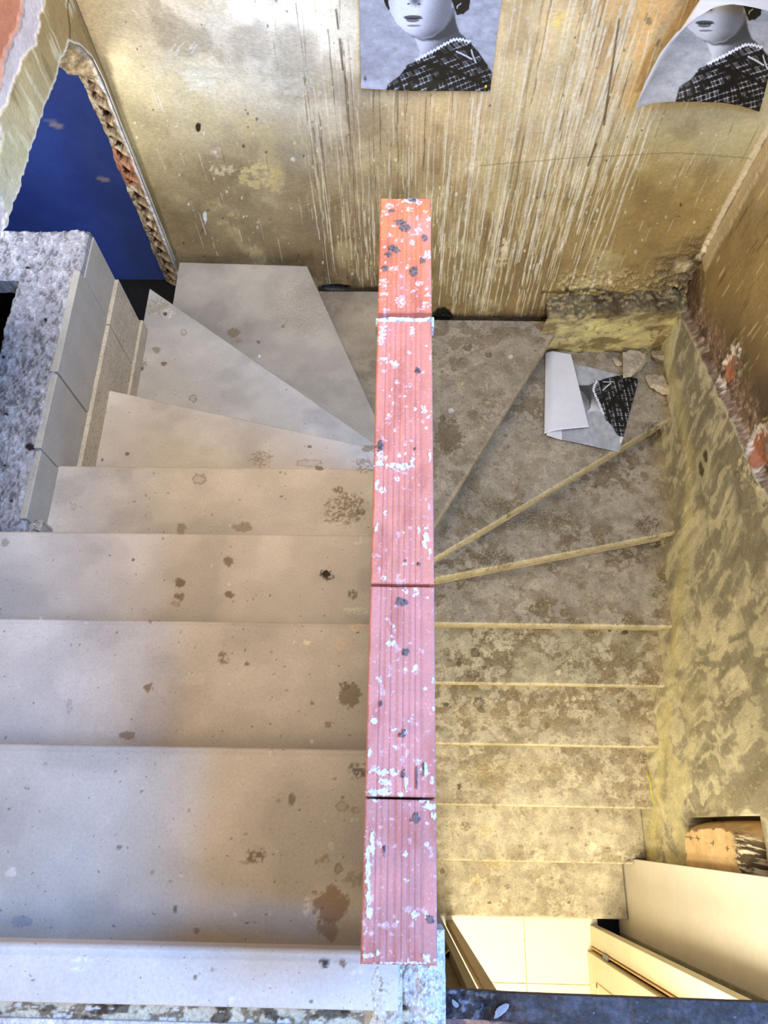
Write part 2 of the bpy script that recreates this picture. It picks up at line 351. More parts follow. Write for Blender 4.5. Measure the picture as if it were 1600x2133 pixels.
# --- right wall: upper plaster, broken strip, lower plaster with the niche
def build_right_wall():
    y = np.arange(-.45, 2.035, .0045); z = np.arange(-.02, 3.6, .0045)
    Y, Z = np.meshgrid(y, z)
    zl = 1.818 + (1.87 - Y) * .375 + (fbm(Y * 9, Y * 0, 3) - .5) * .018
    h = Z - zl
    nz = fbm(Y * 24, Z * 24, 13); nf = fbm(Y * 70, Z * 70, 17)
    low = np.clip(1.125 + (-h) * .11, 0, 1.192)
    strip = sm(-.004, .012, h) * sm(.20, .05, h + (nz - .5) * .10)
    X = np.where(h < 0, low, 1.125 + .027 * sm(0, .03, h))
    X = X + strip * ((nz - .4) * .018 + (nf - .5) * .014) + (fbm(Y * 9, Z * 9, 2) - .5) * .006
    P = np.stack([X, Y, Z], -1); px, py = pix(P)
    wx = (fbm(Y * 8, Z * 5, 5) - .5) * 90
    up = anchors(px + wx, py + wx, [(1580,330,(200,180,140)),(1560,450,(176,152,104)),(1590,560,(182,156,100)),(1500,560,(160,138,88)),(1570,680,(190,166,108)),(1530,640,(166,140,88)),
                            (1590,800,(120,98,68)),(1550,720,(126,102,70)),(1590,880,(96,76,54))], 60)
    # lower plaster: grey with cream smears
    wp = (fbm(Y * 7, Z * 7, 91) - .5) * 1.6; q = fbm(Y * 16 + wp, Z * 8 + wp * 1.5, 23, 6); lw = np.tile(s2l(166, 156, 130), Y.shape + (1,))
    lw = mixc(lw, s2l(158, 148, 122), sm(.30, .0, -h) * .8)
    lw = mixc(lw, s2l(224, 214, 176), sm(.50, .66, q) * .85); lw = mixc(lw, s2l(138, 128, 98), sm(.44, .3, q) * .6)
    k = sm(1.5, .9, Z) ; lw = mixc(lw, s2l(226, 214, 160), k * sm(.40, .6, fbm(Y * 14 - wp, Z * 7, 29)) * .7)
    k = sm(.10, .0, np.abs(Z - (3.24 - .18 * np.clip(12 + (.82 - Y) / .243, 9.6, 18)) - .05)) ; lw = mixc(lw, s2l(222, 208, 140), k * .6)
    q3 = fbm(Y * 90 + Z * 20, Z * 30, 31); lw = mixc(lw, s2l(230, 220, 176), sm(.68, .76, q3) * .4)
    q5 = fbm(Y * 38 + wp * 2, Z * 9 + wp * 2, 35, 5); lw = mixc(lw, s2l(234, 224, 184), sm(.54, .62, q5) * .65 * sm(.3, .5, fbm(Y * 6, Z * 5, 37))); lw = mixc(lw, s2l(126, 116, 88), sm(.40, .33, q5) * .2)
    q4 = fbm(Y * 80, Z * 9, 33, 3); up = mixc(up, s2l(232, 214, 160), sm(.70, .78, q4) * .8); up = mixc(up, s2l(110, 84, 50), sm(.27, .2, q4) * .6)
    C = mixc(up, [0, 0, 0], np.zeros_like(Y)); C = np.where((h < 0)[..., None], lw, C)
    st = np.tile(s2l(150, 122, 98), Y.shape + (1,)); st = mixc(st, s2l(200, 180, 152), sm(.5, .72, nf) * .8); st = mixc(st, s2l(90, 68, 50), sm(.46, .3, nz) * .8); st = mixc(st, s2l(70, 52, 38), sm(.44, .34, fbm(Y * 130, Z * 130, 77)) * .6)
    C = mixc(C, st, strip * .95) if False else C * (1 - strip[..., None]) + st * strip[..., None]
    rim = sm(.010, .003, np.abs(h + .004)) ; C = mixc(C, s2l(226, 212, 184), rim * .8 * sm(.3, .5, nf))
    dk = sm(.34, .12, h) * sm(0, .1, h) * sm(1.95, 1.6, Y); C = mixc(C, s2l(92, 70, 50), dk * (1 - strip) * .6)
    # exposed terracotta with a white broken rim, flake holes
    for (cx, cy, rx, ry) in [(1525, 765, 13, 32), (1592, 935, 24, 42)]:
        d = np.sqrt(((px - cx + (py - cy) * .25) / rx) ** 2 + ((py - cy) / ry) ** 2) + (nf - .5) * 1.2 + (fbm(Y * 34, Z * 34, 71) - .5) * 1.3
        C = mixc(C, s2l(238, 226, 206), sm(1.4, 1.2, d) * sm(.35, .5, nz)); C = mixc(C, s2l(190, 124, 90), sm(1.0, .85, d + .25 * (nz - .5))); X = X + sm(1.5, .9, d) * .006 - sm(1.9, 1.4, d) * .008
        C = mixc(C, s2l(150, 128, 106), sm(.5, .3, np.hypot((px - cx - 4) / rx, (py - cy + 6) / ry) + (nf - .5)) * .8)
    for (cx, cy, rx, ry) in [(1462, 975, 8, 22), (1470, 950, 6, 18)]:
        d = np.sqrt(((px - cx) / rx) ** 2 + ((py - cy) / ry) ** 2) + (nf - .5) * .6; C = mixc(C, s2l(206, 196, 156), sm(1.8, 1.3, d) * .8); C = mixc(C, s2l(96, 84, 52), sm(.9, .6, d))
    # corner line of old filler
    d = np.abs(Y - 2.0) + (nf - .5) * .02; k = sm(.05, .03, d) * (Z > 2.0); C = mixc(C, s2l(216, 196, 152), k * .85); X = X - k * .006
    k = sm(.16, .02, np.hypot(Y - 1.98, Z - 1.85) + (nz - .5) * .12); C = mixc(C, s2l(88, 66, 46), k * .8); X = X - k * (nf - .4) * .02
    hole = (Y < .058) & (Z > .96) & (Z < 1.60 + .02 * nz)
    P[..., 0] = X; keep = ~hole[:-1, :-1]
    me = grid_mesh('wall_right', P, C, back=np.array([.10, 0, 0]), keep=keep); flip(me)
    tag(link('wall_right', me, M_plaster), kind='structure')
    o = boxes('wall_right', [(1.16, -.5, 3.55, 1.30, 2.1, 4.3), (1.16, -.5, 5.2, 1.30, 2.1, 5.35), (1.16, .9, 4.2, 1.3, 2.1, 5.3)], M_core); o['kind'] = 'structure'
    # niche lining
    o = boxes('trim_2', [(1.30, -.45, .85, 1.55, .12, .92), (1.30, -.45, 1.62, 1.55, .12, 1.70), (1.30, .06, .85, 1.55, .12, 1.7), (1.5, -.45, .85, 1.56, .12, 1.7)], M_core); o['kind'] = 'structure'
build_right_wall()

# --- left wall above the broken opening, and the broken hollow-brick end beside the back corner
def build_left_wall():
    y = np.arange(.0, 2.02, .004); t = np.linspace(0, 1, 330)
    Yg, T = np.meshgrid(y, t)
    yy = np.array([0, .983, 1.148, 1.285, 1.445, 1.604, 1.714, 1.792, 1.886, 1.934, 1.985, 1.998, 2.008, 2.02])
    zz = np.array([3.03, 3.0, 2.993, 2.987, 2.985, 2.975, 2.964, 2.964, 2.946, 2.904, 2.83, 2.74, 1.99, 1.99])
    bot = np.interp(y, yy, zz) + (fbm(y * 50, y * 0, 3) - .5) * .012 * (y < 1.95)
    Z = bot[None, :] + (3.7 - bot[None, :]) * T
    X = -.877 + (fbm(Yg * 9, Z * 9, 4) - .5) * .006
    P = np.stack([X, Yg, Z], -1); px, py = pix(P)
    wx = (fbm(Yg * 8, Z * 8, 5) - .5) * 60
    C = anchors(px + wx, py, [(120,30,(176,150,96)),(110,110,(170,146,96)),(60,220,(200,184,138)),(40,330,(206,196,150)),(10,420,(214,208,176)),(80,170,(196,176,124)),(160,60,(140,112,66))], 45)
    nf = fbm(Yg * 50, Z * 50, 7); q = fbm(Yg * 40, Z * 8, 9)
    C = mixc(C, s2l(232, 222, 182), sm(.6, .7, q) * .6); C = mixc(C, s2l(120, 92, 50), sm(.35, .22, q) * .5)
    # white torn plaster edge then bare brick
    g = (nf - .5) * 26; g2 = (fbm(Yg * 9, Z * 9, 19) - .5) * 34
    dw = (px + g * .6 + g2) - np.interp(py, [-400, 0, 90, 110, 170, 230], [240, 95, 88, 60, 35, 0])
    C = mixc(C, s2l(226, 212, 206), sm(2, -2, dw)); X = X + sm(2, -2, dw) * -.004
    db = (px + g * .6 + g2 * .6) - np.interp(py, [-400, 0, 60, 120, 180, 240], [170, 58, 42, 20, 0, -40])
    C = mixc(C, s2l(120, 84, 60), sm(7, 2, db) * .7); C = mixc(C, s2l(214, 136, 100), sm(1, -3, db)); X = X + sm(2, -2, db) * -.008
    # crack and edge
    C = mixc(C, s2l(62, 46, 26), sm(2.2, .8, seg(px, py, [(143,120),(145,90),(146,60),(141,20),(143,-30)])) * .85)
    C = mixc(C, s2l(236, 228, 206), sm(.012, .003, Z - bot[None, :]) * .8)
    C = mixc(C, s2l(120, 96, 58), sm(.05, .0, 2.02 - Yg) * .5)  # corner shading painted into the plaster colour
    P[..., 0] = X
    me = grid_mesh('wall_left', P, C, back=np.stack([-.095 + .092 * sm(1.90, 1.975, Yg), 0 * Yg, 0 * Yg], -1))
    tag(link('wall_left', me, M_plaster), kind='structure')
    o = boxes('wall_left', [(-.97, -.6, 3.69, -.878, 2.1, 5.3), (-.97, -.6, 3.2, -.895, .0, 3.7)], mat('left_plain', s2l(200, 185, 145))); o['kind'] = 'structure'
    # broken end: faces the viewer, hollow brick cells
    z = np.arange(1.82, 2.97, .0022); u = np.linspace(0, 1, 56); U, Z = np.meshgrid(u, z)
    xr = -.884 + .0 * Z; xl = -.970 + .012 * (fbm(Z * 10, U * 0, 3) - .5)
    X = xl + (xr - xl) * U
    rimY = np.interp(z, [1.82, 2.2, 2.68, 2.74, 2.83, 2.904, 2.946, 2.97], [2.004, 2.0, 1.998, 1.992, 1.979, 1.929, 1.882, 1.84])[:, None]
    Yin = np.interp(z, [2.68, 2.75, 2.78, 2.83, 2.90, 2.97], [2.055, 2.036, 1.990, 1.955, 1.895, 1.84])[:, None]
    Y = rimY + (Yin - rimY) * (1 - U) + (fbm(X * 40, Z * 30, 8) - .5) * .016 + (fbm(X * 0, Z * 12, 28) - .5) * .03 * (1 - U)
    nf = fbm(X * 90, Z * 90, 12)
    C = np.tile(s2l(176, 150, 112), Z.shape + (1,)); C = mixc(C, s2l(206, 184, 144), sm(.5, .7, nf)); C = mixc(C, s2l(104, 80, 56), sm(.45, .3, nf) * .8)
    # cells: 2 columns of cavities
    cell = .055; fz = (Z + .004 * (U > .5)) / cell; fr = fz - np.floor(fz)
    wob = (fbm(X * 60, Z * 60, 18) - .5) * .35
    a1 = sm(.10, .22, fr + wob * .5) * sm(.95, .84, fr + wob * .5); b1 = sm(.22, .34, U + wob) * sm(.80, .70, U + wob)
    rnd = _h(np.floor(fz), np.floor(fz) * 0 + 1, 5)
    cav = a1 * b1 * (Z < 2.74) * (.4 + .6 * (rnd > .3)); Y = Y + cav * .05
    C = mixc(C, s2l(70, 54, 40), cav * .8); C = mixc(C, s2l(176, 104, 70), (np.abs(Z - 2.40) < .075) * (1 - cav) * .7)
    C = mixc(C, s2l(230, 222, 206), sm(.84, .93, U + wob * .15) * .9)
    C = mixc(C, s2l(96, 74, 54), sm(2.15, 1.98, Z) * .55)
    C = mixc(C, s2l(222, 188, 130), sm(2.74, 2.8, Z) * .6)
    P = np.stack([X, np.minimum(Y, 2.12), Z], -1)
    B = np.stack([X, np.full_like(X, 2.14), Z], -1)
    me = grid_mesh('trim_3', P, C, back=B - P); tag(link('trim_3', me, M_rough), kind='structure')
build_left_wall()

# --- blue room seen through the opening
def build_blue():
    x = np.arange(-2.6, -.88, .006); z = np.arange(0, 3.9, .01); X, Z = np.meshgrid(x, z)
    P = np.stack([X, np.full_like(X, 2.32), Z], -1); px, py = pix(P)
    C = np.tile(s2l(60, 78, 142), X.shape + (1,)); q = fbm(X * 5, Z * 5, 3); C = mixc(C, s2l(76, 96, 160), sm(.4, .7, q) * .4)
    for (cx, cy, rx, ry) in [(215, 373, 16, 5), (117, 261, 17, 6), (250, 347, 7, 3), (100, 250, 22, 3)]:
        d = ((px - cx) / rx) ** 2 + ((py - cy - (px - cx) * .15) / ry) ** 2; C = mixc(C, s2l(170, 156, 150), sm(1.2, .4, d) * (.8 if ry > 4 else .35))
    tag(link('wall_far', grid_mesh('wall_far', P, C, back=np.array([0, .1, 0])), M_blue), kind='structure')
    o = boxes('wall_outer', [(-2.7, .3, 0, -2.6, 2.4, 3.9)], M_blue); o['kind'] = 'structure'
    setcol(o.data, np.tile(s2l(60, 78, 142), (len(o.data.vertices), 1)))
    o = boxes('light_block_ceiling', [(-2.7, .3, 3.3, -.975, 2.4, 3.4), (-2.7, .2, 1.0, -1.08, .3, 3.4)], M_dark); o['kind'] = 'structure'  # unseen slab added to keep overhead light off the blue wall
    o = boxes('floor', [(-2.7, .3, 1.4, -.93, 2.4, 1.52)], M_dark); o['kind'] = 'structure'  # dark sheet added so the void below the blue wall goes black
build_blue()

# ================================================================== STAIRCASE
stairs = empty('staircase', (.1, 1.0, 0), 'dusty grey stone winder staircase turning around the thin brick-topped wall down to the lit hall', 'staircase')
zs = lambda k: 3.24 - .18 * k
def curve(pts, n):
    p = np.array(pts, float); L = np.r_[0, np.cumsum(np.hypot(*np.diff(p, axis=0).T))]; t = np.linspace(0, 1, n) * L[-1]
    for l in L[1:-1]: t[np.argmin(np.abs(t - l))] = l
    return np.stack([np.interp(t, L, p[:, 0]), np.interp(t, L, p[:, 1])], -1)
STAINS = []   # (x, y, rx, ry, colour, alpha, kind)  kind 0 solid blot, 1 ring, 2 speckled crust
def st(x, y, rx, ry, c, a, k=0): STAINS.append((x, y, rx, ry, c, a, k))
BR = (112, 92, 62); DK = (64, 52, 36); WH = (216, 206, 188); TN = (140, 120, 92)
for a in [(375,1214,11,10,BR,.9),(373,1243,10,8,BR,.8),(368,1258,7,7,TN,.8,1),(477,1170,10,10,BR,.8),(477,1238,9,9,BR,.85),(681,1197,14,12,DK,.95,2),(735,1238,8,12,BR,.8,2),(745,1272,26,8,WH,.7,2),
          (466,1371,9,14,BR,.75,2),(515,1383,6,4,BR,.8),(310,1432,8,8,(120,88,56),.8),(640,1338,6,6,(226,208,170),.9),(405,1415,22,12,WH,.3,1),(145,1468,5,18,(120,120,136),.6,1),(222,1527,18,13,(206,186,168),.8,2),(265,1532,14,8,(128,96,72),.7),
          (728,1447,24,26,BR,.7,0),(716,1430,10,9,BR,.8,1),(735,1455,14,16,TN,.6,1),(683,1508,8,9,TN,.7),(714,1345,18,14,(206,180,150),.6,2),(745,1307,14,10,(214,186,150),.7,2),(650,1464,5,5,BR,.7),(650,1545,3,5,(226,216,196),.9),(690,1400,10,14,WH,.3,2),
          (378,1102,9,12,TN,.8),(508,1098,20,10,TN,.7),(415,998,14,10,BR,.55,1),(720,1060,44,30,(118,96,62),.75,2),(705,1020,10,9,BR,.8,2),(752,1067,8,7,DK,.6,1),(745,1130,12,6,WH,.6,2),(760,1122,9,9,WH,.5,1),
          (100,1088,9,6,WH,.4,1),(125,1088,9,6,WH,.4,1),(155,1055,7,6,TN,.5,1),(10,1130,8,8,BR,.5),(745,1605,18,14,DK,.7,2),(608,1664,9,12,BR,.75),(624,1687,3,3,DK,.9),(580,1668,4,4,DK,.3),(535,1780,20,16,BR,.85,2),(510,1796,22,3,TN,.5,0),
          (712,1680,12,10,TN,.7,1),(742,1688,9,8,TN,.7,1),(738,1710,7,6,WH,.6,2),(678,1788,12,9,(150,126,92),.8,2),(705,1810,8,10,BR,.8,1),(690,1762,7,7,WH,.5,1),(735,1830,22,16,TN,.5,2),
          (688,1885,34,32,(132,100,70),.75,0),(684,1935,20,22,(138,106,76),.6,0),(640,1890,8,18,WH,.8,2),(563,1570,4,5,WH,.9),(497,1575,7,9,WH,.5,2),(25,1817,12,10,(222,206,186),.9),(248,1766,6,5,DK,.6),(45,1918,22,12,(130,132,150),.5),
          (365,1893,4,9,BR,.8),(410,1938,5,6,DK,.5),(675,2008,9,10,(44,38,32),.95,2),(715,2006,6,8,BR,.8),(733,2023,8,7,WH,.7,2),(750,2020,5,7,WH,.6),(160,2018,16,5,(228,226,232),.7,2),(170,2000,22,5,(228,226,232),.6,2),(270,2008,5,8,WH,.7,2),(490,2083,18,8,(220,220,232),.8,2),(648,2085,4,5,BR,.8),
          (330,640,24,18,(150,134,104),.7,2),(350,652,12,10,WH,.6,2),(345,655,4,4,DK,.9),(383,692,7,6,TN,.6,1),(403,830,8,7,BR,.6,1),(342,758,6,5,BR,.9),(326,728,9,7,BR,.6),(296,757,11,12,TN,.8,2),(295,768,4,4,DK,.8),(487,693,13,9,(120,102,74),.8),(496,710,7,5,TN,.7),(538,713,4,4,DK,.6),(540,742,3,3,WH,.9),
          (590,680,4,4,BR,.6),(630,640,60,50,TN,.25,2),(225,820,7,6,WH,.5,2),(545,955,22,16,TN,.7,2),(665,975,8,5,BR,.8),(645,930,4,3,BR,.8),(760,970,22,14,BR,.6,2),(768,935,14,8,BR,.6),(645,965,26,8,TN,.5,1),(265,945,4,4,DK,.7),(213,958,3,3,DK,.7),
          (935,908,27,34,(104,84,58),.75,0),(922,870,7,6,DK,.5),(975,725,9,7,(90,74,50),.7),(1018,740,8,6,(90,74,50),.7),(985,865,12,10,(100,82,56),.6),(940,855,6,5,WH,.6),
          (1350,1095,26,16,(96,78,48),.8,2),(1120,1085,60,20,(108,90,56),.6,2),(1360,900,24,18,(70,56,34),.7,2),(1372,1130,26,14,(70,56,34),.8,2),(1030,1165,40,16,(98,80,50),.7,2),
          (990,1360,9,9,(78,64,36),.9,1),(955,1365,8,10,(88,72,42),.8,1),(957,1382,6,6,(88,72,42),.8),(985,1405,16,9,(84,68,40),.7,2),(930,1358,7,8,(110,92,56),.8,1),(1185,1360,8,7,(110,92,56),.6,1),(1090,1365,8,7,(120,100,62),.6),(1302,1317,8,5,(70,56,34),.8),(1270,1313,4,3,DK,.8),
          (998,1465,11,12,(70,56,32),.85,1),(1003,1478,7,8,(80,64,38),.8),(930,1468,6,5,(84,68,40),.9),(970,1508,9,8,(110,92,58),.7),(1070,1450,14,9,(124,104,66),.7,2),(1140,1512,6,7,(116,98,62),.8),(1158,1508,8,9,(134,114,74),.7),(1240,1455,16,8,(120,100,62),.7,2),
          (1020,1490,120,22,(150,130,84),.4,2),(1000,1610,30,20,(150,128,80),.6,2),(957,1638,5,6,(84,68,40),.9),(1345,1580,14,12,(88,72,42),.8,2),(1030,1640,20,12,(150,126,78),.6,2),(1080,1600,110,20,(168,148,96),.4,2),(1235,1762,7,8,(220,206,160),.9,1),(970,1720,10,9,(110,92,56),.8,2),(1010,1730,16,12,(190,170,112),.6,2),
          (1030,1800,30,10,(176,154,98),.6,2),(990,1830,16,10,(180,158,100),.6,2),(922,1815,6,6,(110,92,56),.8),(1200,1800,14,6,(150,128,84),.7,2),(1315,1800,10,7,(206,192,160),.9,2),(1020,1880,4,3,DK,.8),(1185,1880,4,3,DK,.7)]:
    st(*a)
for _ in range(150):     # small random drips of dirt and lime
    if rng.random() < .55: st(rng.uniform(0, 760), rng.uniform(980, 2050), rng.uniform(1.5, 4), rng.uniform(1.5, 4), [BR, DK, TN, WH][rng.integers(4)], rng.uniform(.4, .9), 0)
    else: st(rng.uniform(910, 1370), rng.uniform(700, 1900), rng.uniform(2, 7), rng.uniform(2, 6), [(104,86,54),(84,68,42),(196,182,138)][rng.integers(3)], rng.uniform(.4, .85), int(rng.integers(3)))
def paint_tread(P, C, H, sd):
    px, py = pix(P); X, Y = P[..., 0], P[..., 1]
    xa, xb, ya, yb = px.min(), px.max(), py.min(), py.max()
    q1 = (fbm(X * 150, Y * 150, 61, 3) - .5); q2 = fbm(X * 240, Y * 240, 67, 3)
    for (x, y, rx, ry, c, a, k) in STAINS:
        if x < xa - 40 or x > xb + 40 or y < ya - 40 or y > yb + 40: continue
        d = np.sqrt(((px - x) / rx) ** 2 + ((py - y) / ry) ** 2) + q1 * 1.1
        if k == 0: m_ = sm(1.1, .92, d)
        elif k == 1: m_ = sm(1.12, .98, d) * (.35 + .65 * sm(.6, .85, d))
        else: m_ = sm(1.25, .8, d) * sm(.38, .55, q2)
        C[:] = mixc(C, s2l(*c), m_ * a); H += m_ * (.0006 if k != 2 else .0022 * q2)
def tread(k, c1, c2, base, dirt=0., res=.0035, groove=None, m=None, th=.03, round_=.010):
    L = max(np.hypot(*np.diff(np.array(c), axis=0).T).sum() for c in (c1, c2)); nu = int(L / res) + 2
    a = curve(c1, nu); b = curve(c2, nu); wmax = np.hypot(*(b - a).T).max()
    nv = int(wmax / res) + 2; v = np.r_[np.linspace(0, 1 - .014 / wmax, nv), 1 - .014 / wmax * np.array([.8, .6, .42, .28, .16, .07, 0.])]
    XY = a[None] + (b - a)[None] * v[:, None, None]
    e = (1 - v)[:, None] * np.hypot(*(b - a).T)[None, :]
    X, Y = XY[..., 0], XY[..., 1]; z = zs(k)
    H = np.zeros(X.shape) + (fbm(X * 12, Y * 12, k) - .5) * .0016
    drop = np.where(e < round_, round_ - np.sqrt(np.maximum(round_ ** 2 - (round_ - e) ** 2, 0)), 0)
    if groove: drop = drop + .0035 * sm(.0022, .0008, np.abs(e - groove))
    C = np.tile(s2l(*base), X.shape + (1,)); q = fbm(X * 7, Y * 9, k + 3); C = mixc(C, s2l(*[min(255, int(c * 1.10)) for c in base]), sm(.5, .75, q) * .7)
    C = mixc(C, s2l(*[int(c * .88) for c in base]), sm(.48, .28, q) * .6)
    if dirt:
        q = fbm(X * 22, Y * 26, k + 40); q2 = fbm(X * 75, Y * 75, k + 50); g = sm(.40, .60, fbm(X * 5, Y * 6, k + 60))
        C = mixc(C, s2l(112, 92, 58), sm(.50, .56, q) * (.35 + .4 * g) * dirt); C = mixc(C, s2l(98, 80, 50), sm(.52, .60, q2) * g * .6 * dirt)
        C = mixc(C, s2l(184, 168, 128), sm(.66, .72, q2) * .5 * dirt)
        C = mixc(C, s2l(196, 182, 140), sm(.008, .004, e) * (.5 if k > 9 else .1))
    P = np.stack([X, Y, np.full_like(X, z)], -1)
    paint_tread(P, C, H, k)
    P[..., 2] += H - drop
    me = grid_mesh('tread', P, C, back=np.array([0, 0, -th]))
    # orientation check
    if me.polygons[len(me.polygons) // 3].normal.z < 0: me.flip_normals()
    o = link('tread', me, m or (M_dirty if dirt > .5 else M_stone), stairs)
    return o
def riser(k, p, q, uphill):    # under the nosing p-q of tread k
    p = np.array(p, float); q = np.array(q, float); u = np.array(uphill, float); u /= np.linalg.norm(u)
    a = p + u * .028; b = q + u * .028; c = q + u * .048; d = p + u * .048; z1 = zs(k) - .029; z0 = zs(k + 1) - .002
    prism('riser', [(*t, z0) for t in (a, b, c, d)], [(*t, z1) for t in (a, b, c, d)], M_riser, stairs)
LT = (188, 176, 162); R1 = (160, 146, 122); R2 = (172, 158, 126)
I = -.028
tread(0, [(-1.15, -.193), (.006, -.193)], [(-1.15, -.134), (.006, -.134)], (204, 196, 188), groove=.0085, res=.0022)
tread(1, [(-.93, -.175), (I, -.175)], [(-.93, .109), (I, .109)], LT, groove=.009, res=.0026)
tread(2, [(-.93, .07), (I, .07)], [(-.93, .353), (I, .353)], LT, groove=.008, res=.0028)
tread(3, [(-1.10, .31), (I, .31)], [(-1.10, .601), (I, .601)], LT, res=.003)
tread(4, [(-.905, .56), (I, .56)], [(-.905, .857), (I, .857)], LT, res=.003)
tread(5, [(-.905, .815), (0, .80)], [(-.90, 1.208), (0, .997)], LT, res=.003)
tread(6, [(-.893, 1.16), (0, .955)], [(-.888, 1.738), (0, 1.068)], (172, 163, 150), res=.003)
tread(7, [(-.866, 1.66), (0, 1.02)], [(-.866, 2.018), (-.366, 2.002), (0, 1.13)], (158, 146, 128), res=.0032)
tread(8, [(-.40, 2.025), (-.03, 1.08)], [(.07, 2.025), (.03, 1.09)], (160, 142, 116), dirt=.4)
tread(9, [(.02, 2.025), (.0, 1.0)], [(.697, 2.02), (.045, .90)], (160, 144, 118), dirt=.7)
tread(10, [(1.20, 2.03), (.66, 2.03), (.03, .92)], [(1.19, 1.662), (.04, .926)], R1, dirt=.8)
tread(11, [(1.22, 1.72), (.03, .96)], [(1.195, 1.192), (.04, .943)], R1, dirt=.9)
tread(12, [(1.22, 1.225), (.04, .975)], [(1.205, .822), (.04, .822)], R1, dirt=1.)
for k, yn in ((13, .597), (14, .354), (15, .10), (16, -.14), (17, -.388)):
    xr = {13: 1.215, 14: 1.21, 15: 1.20, 16: 1.19, 17: 1.125}[k]
    c2 = [(xr, yn), (.04, yn)] if k != 16 else [(1.19, -.114), (1.126, -.116), (1.126, yn), (.04, yn)]
    tread(k, [(xr, yn + .285 if k < 17 else -.12), (.04, yn + .285 if k < 17 else -.12)], c2, R2, dirt={13: 1., 14: .9, 15: .7, 16: .6, 17: .55}[k])
up = (0, -1)
for k, (p, q, u) in {0: ((-1.15, -.134), (.0, -.134), (0, -1)), 1: ((-.93, .109), (I, .109), (0, -1)), 2: ((-.93, .353), (I, .353), (0, -1)), 3: ((-.93, .601), (I, .601), (0, -1)),
        4: ((-.905, .857), (I, .857), (0, -1)), 5: ((-.90, 1.208), (0, .997), (-.23, -1)), 6: ((-.86, 1.715), (0, 1.068), (-.6, -.8)), 7: ((-.366, 1.99), (0, 1.13), (-.92, -.38)), 8: ((.07, 2.01), (.03, 1.09), (-1, 0)),
        9: ((.69, 2.01), (.06, .93), (-.86, .5)), 10: ((1.18, 1.656), (.06, .94), (-.54, .84)), 11: ((1.19, 1.192), (.04, .943), (-.2, 1)), 12: ((1.2, .822), (.04, .822), (0, 1)),
        13: ((1.2, .597), (.04, .597), (0, 1)), 14: ((1.2, .354), (.04, .354), (0, 1)), 15: ((1.2, .10), (.04, .10), (0, 1)), 16: ((1.12, -.14), (.04, -.14), (0, 1)), 17: ((1.12, -.388), (.04, -.388), (0, 1))}.items():
    riser(k, p, q, u)

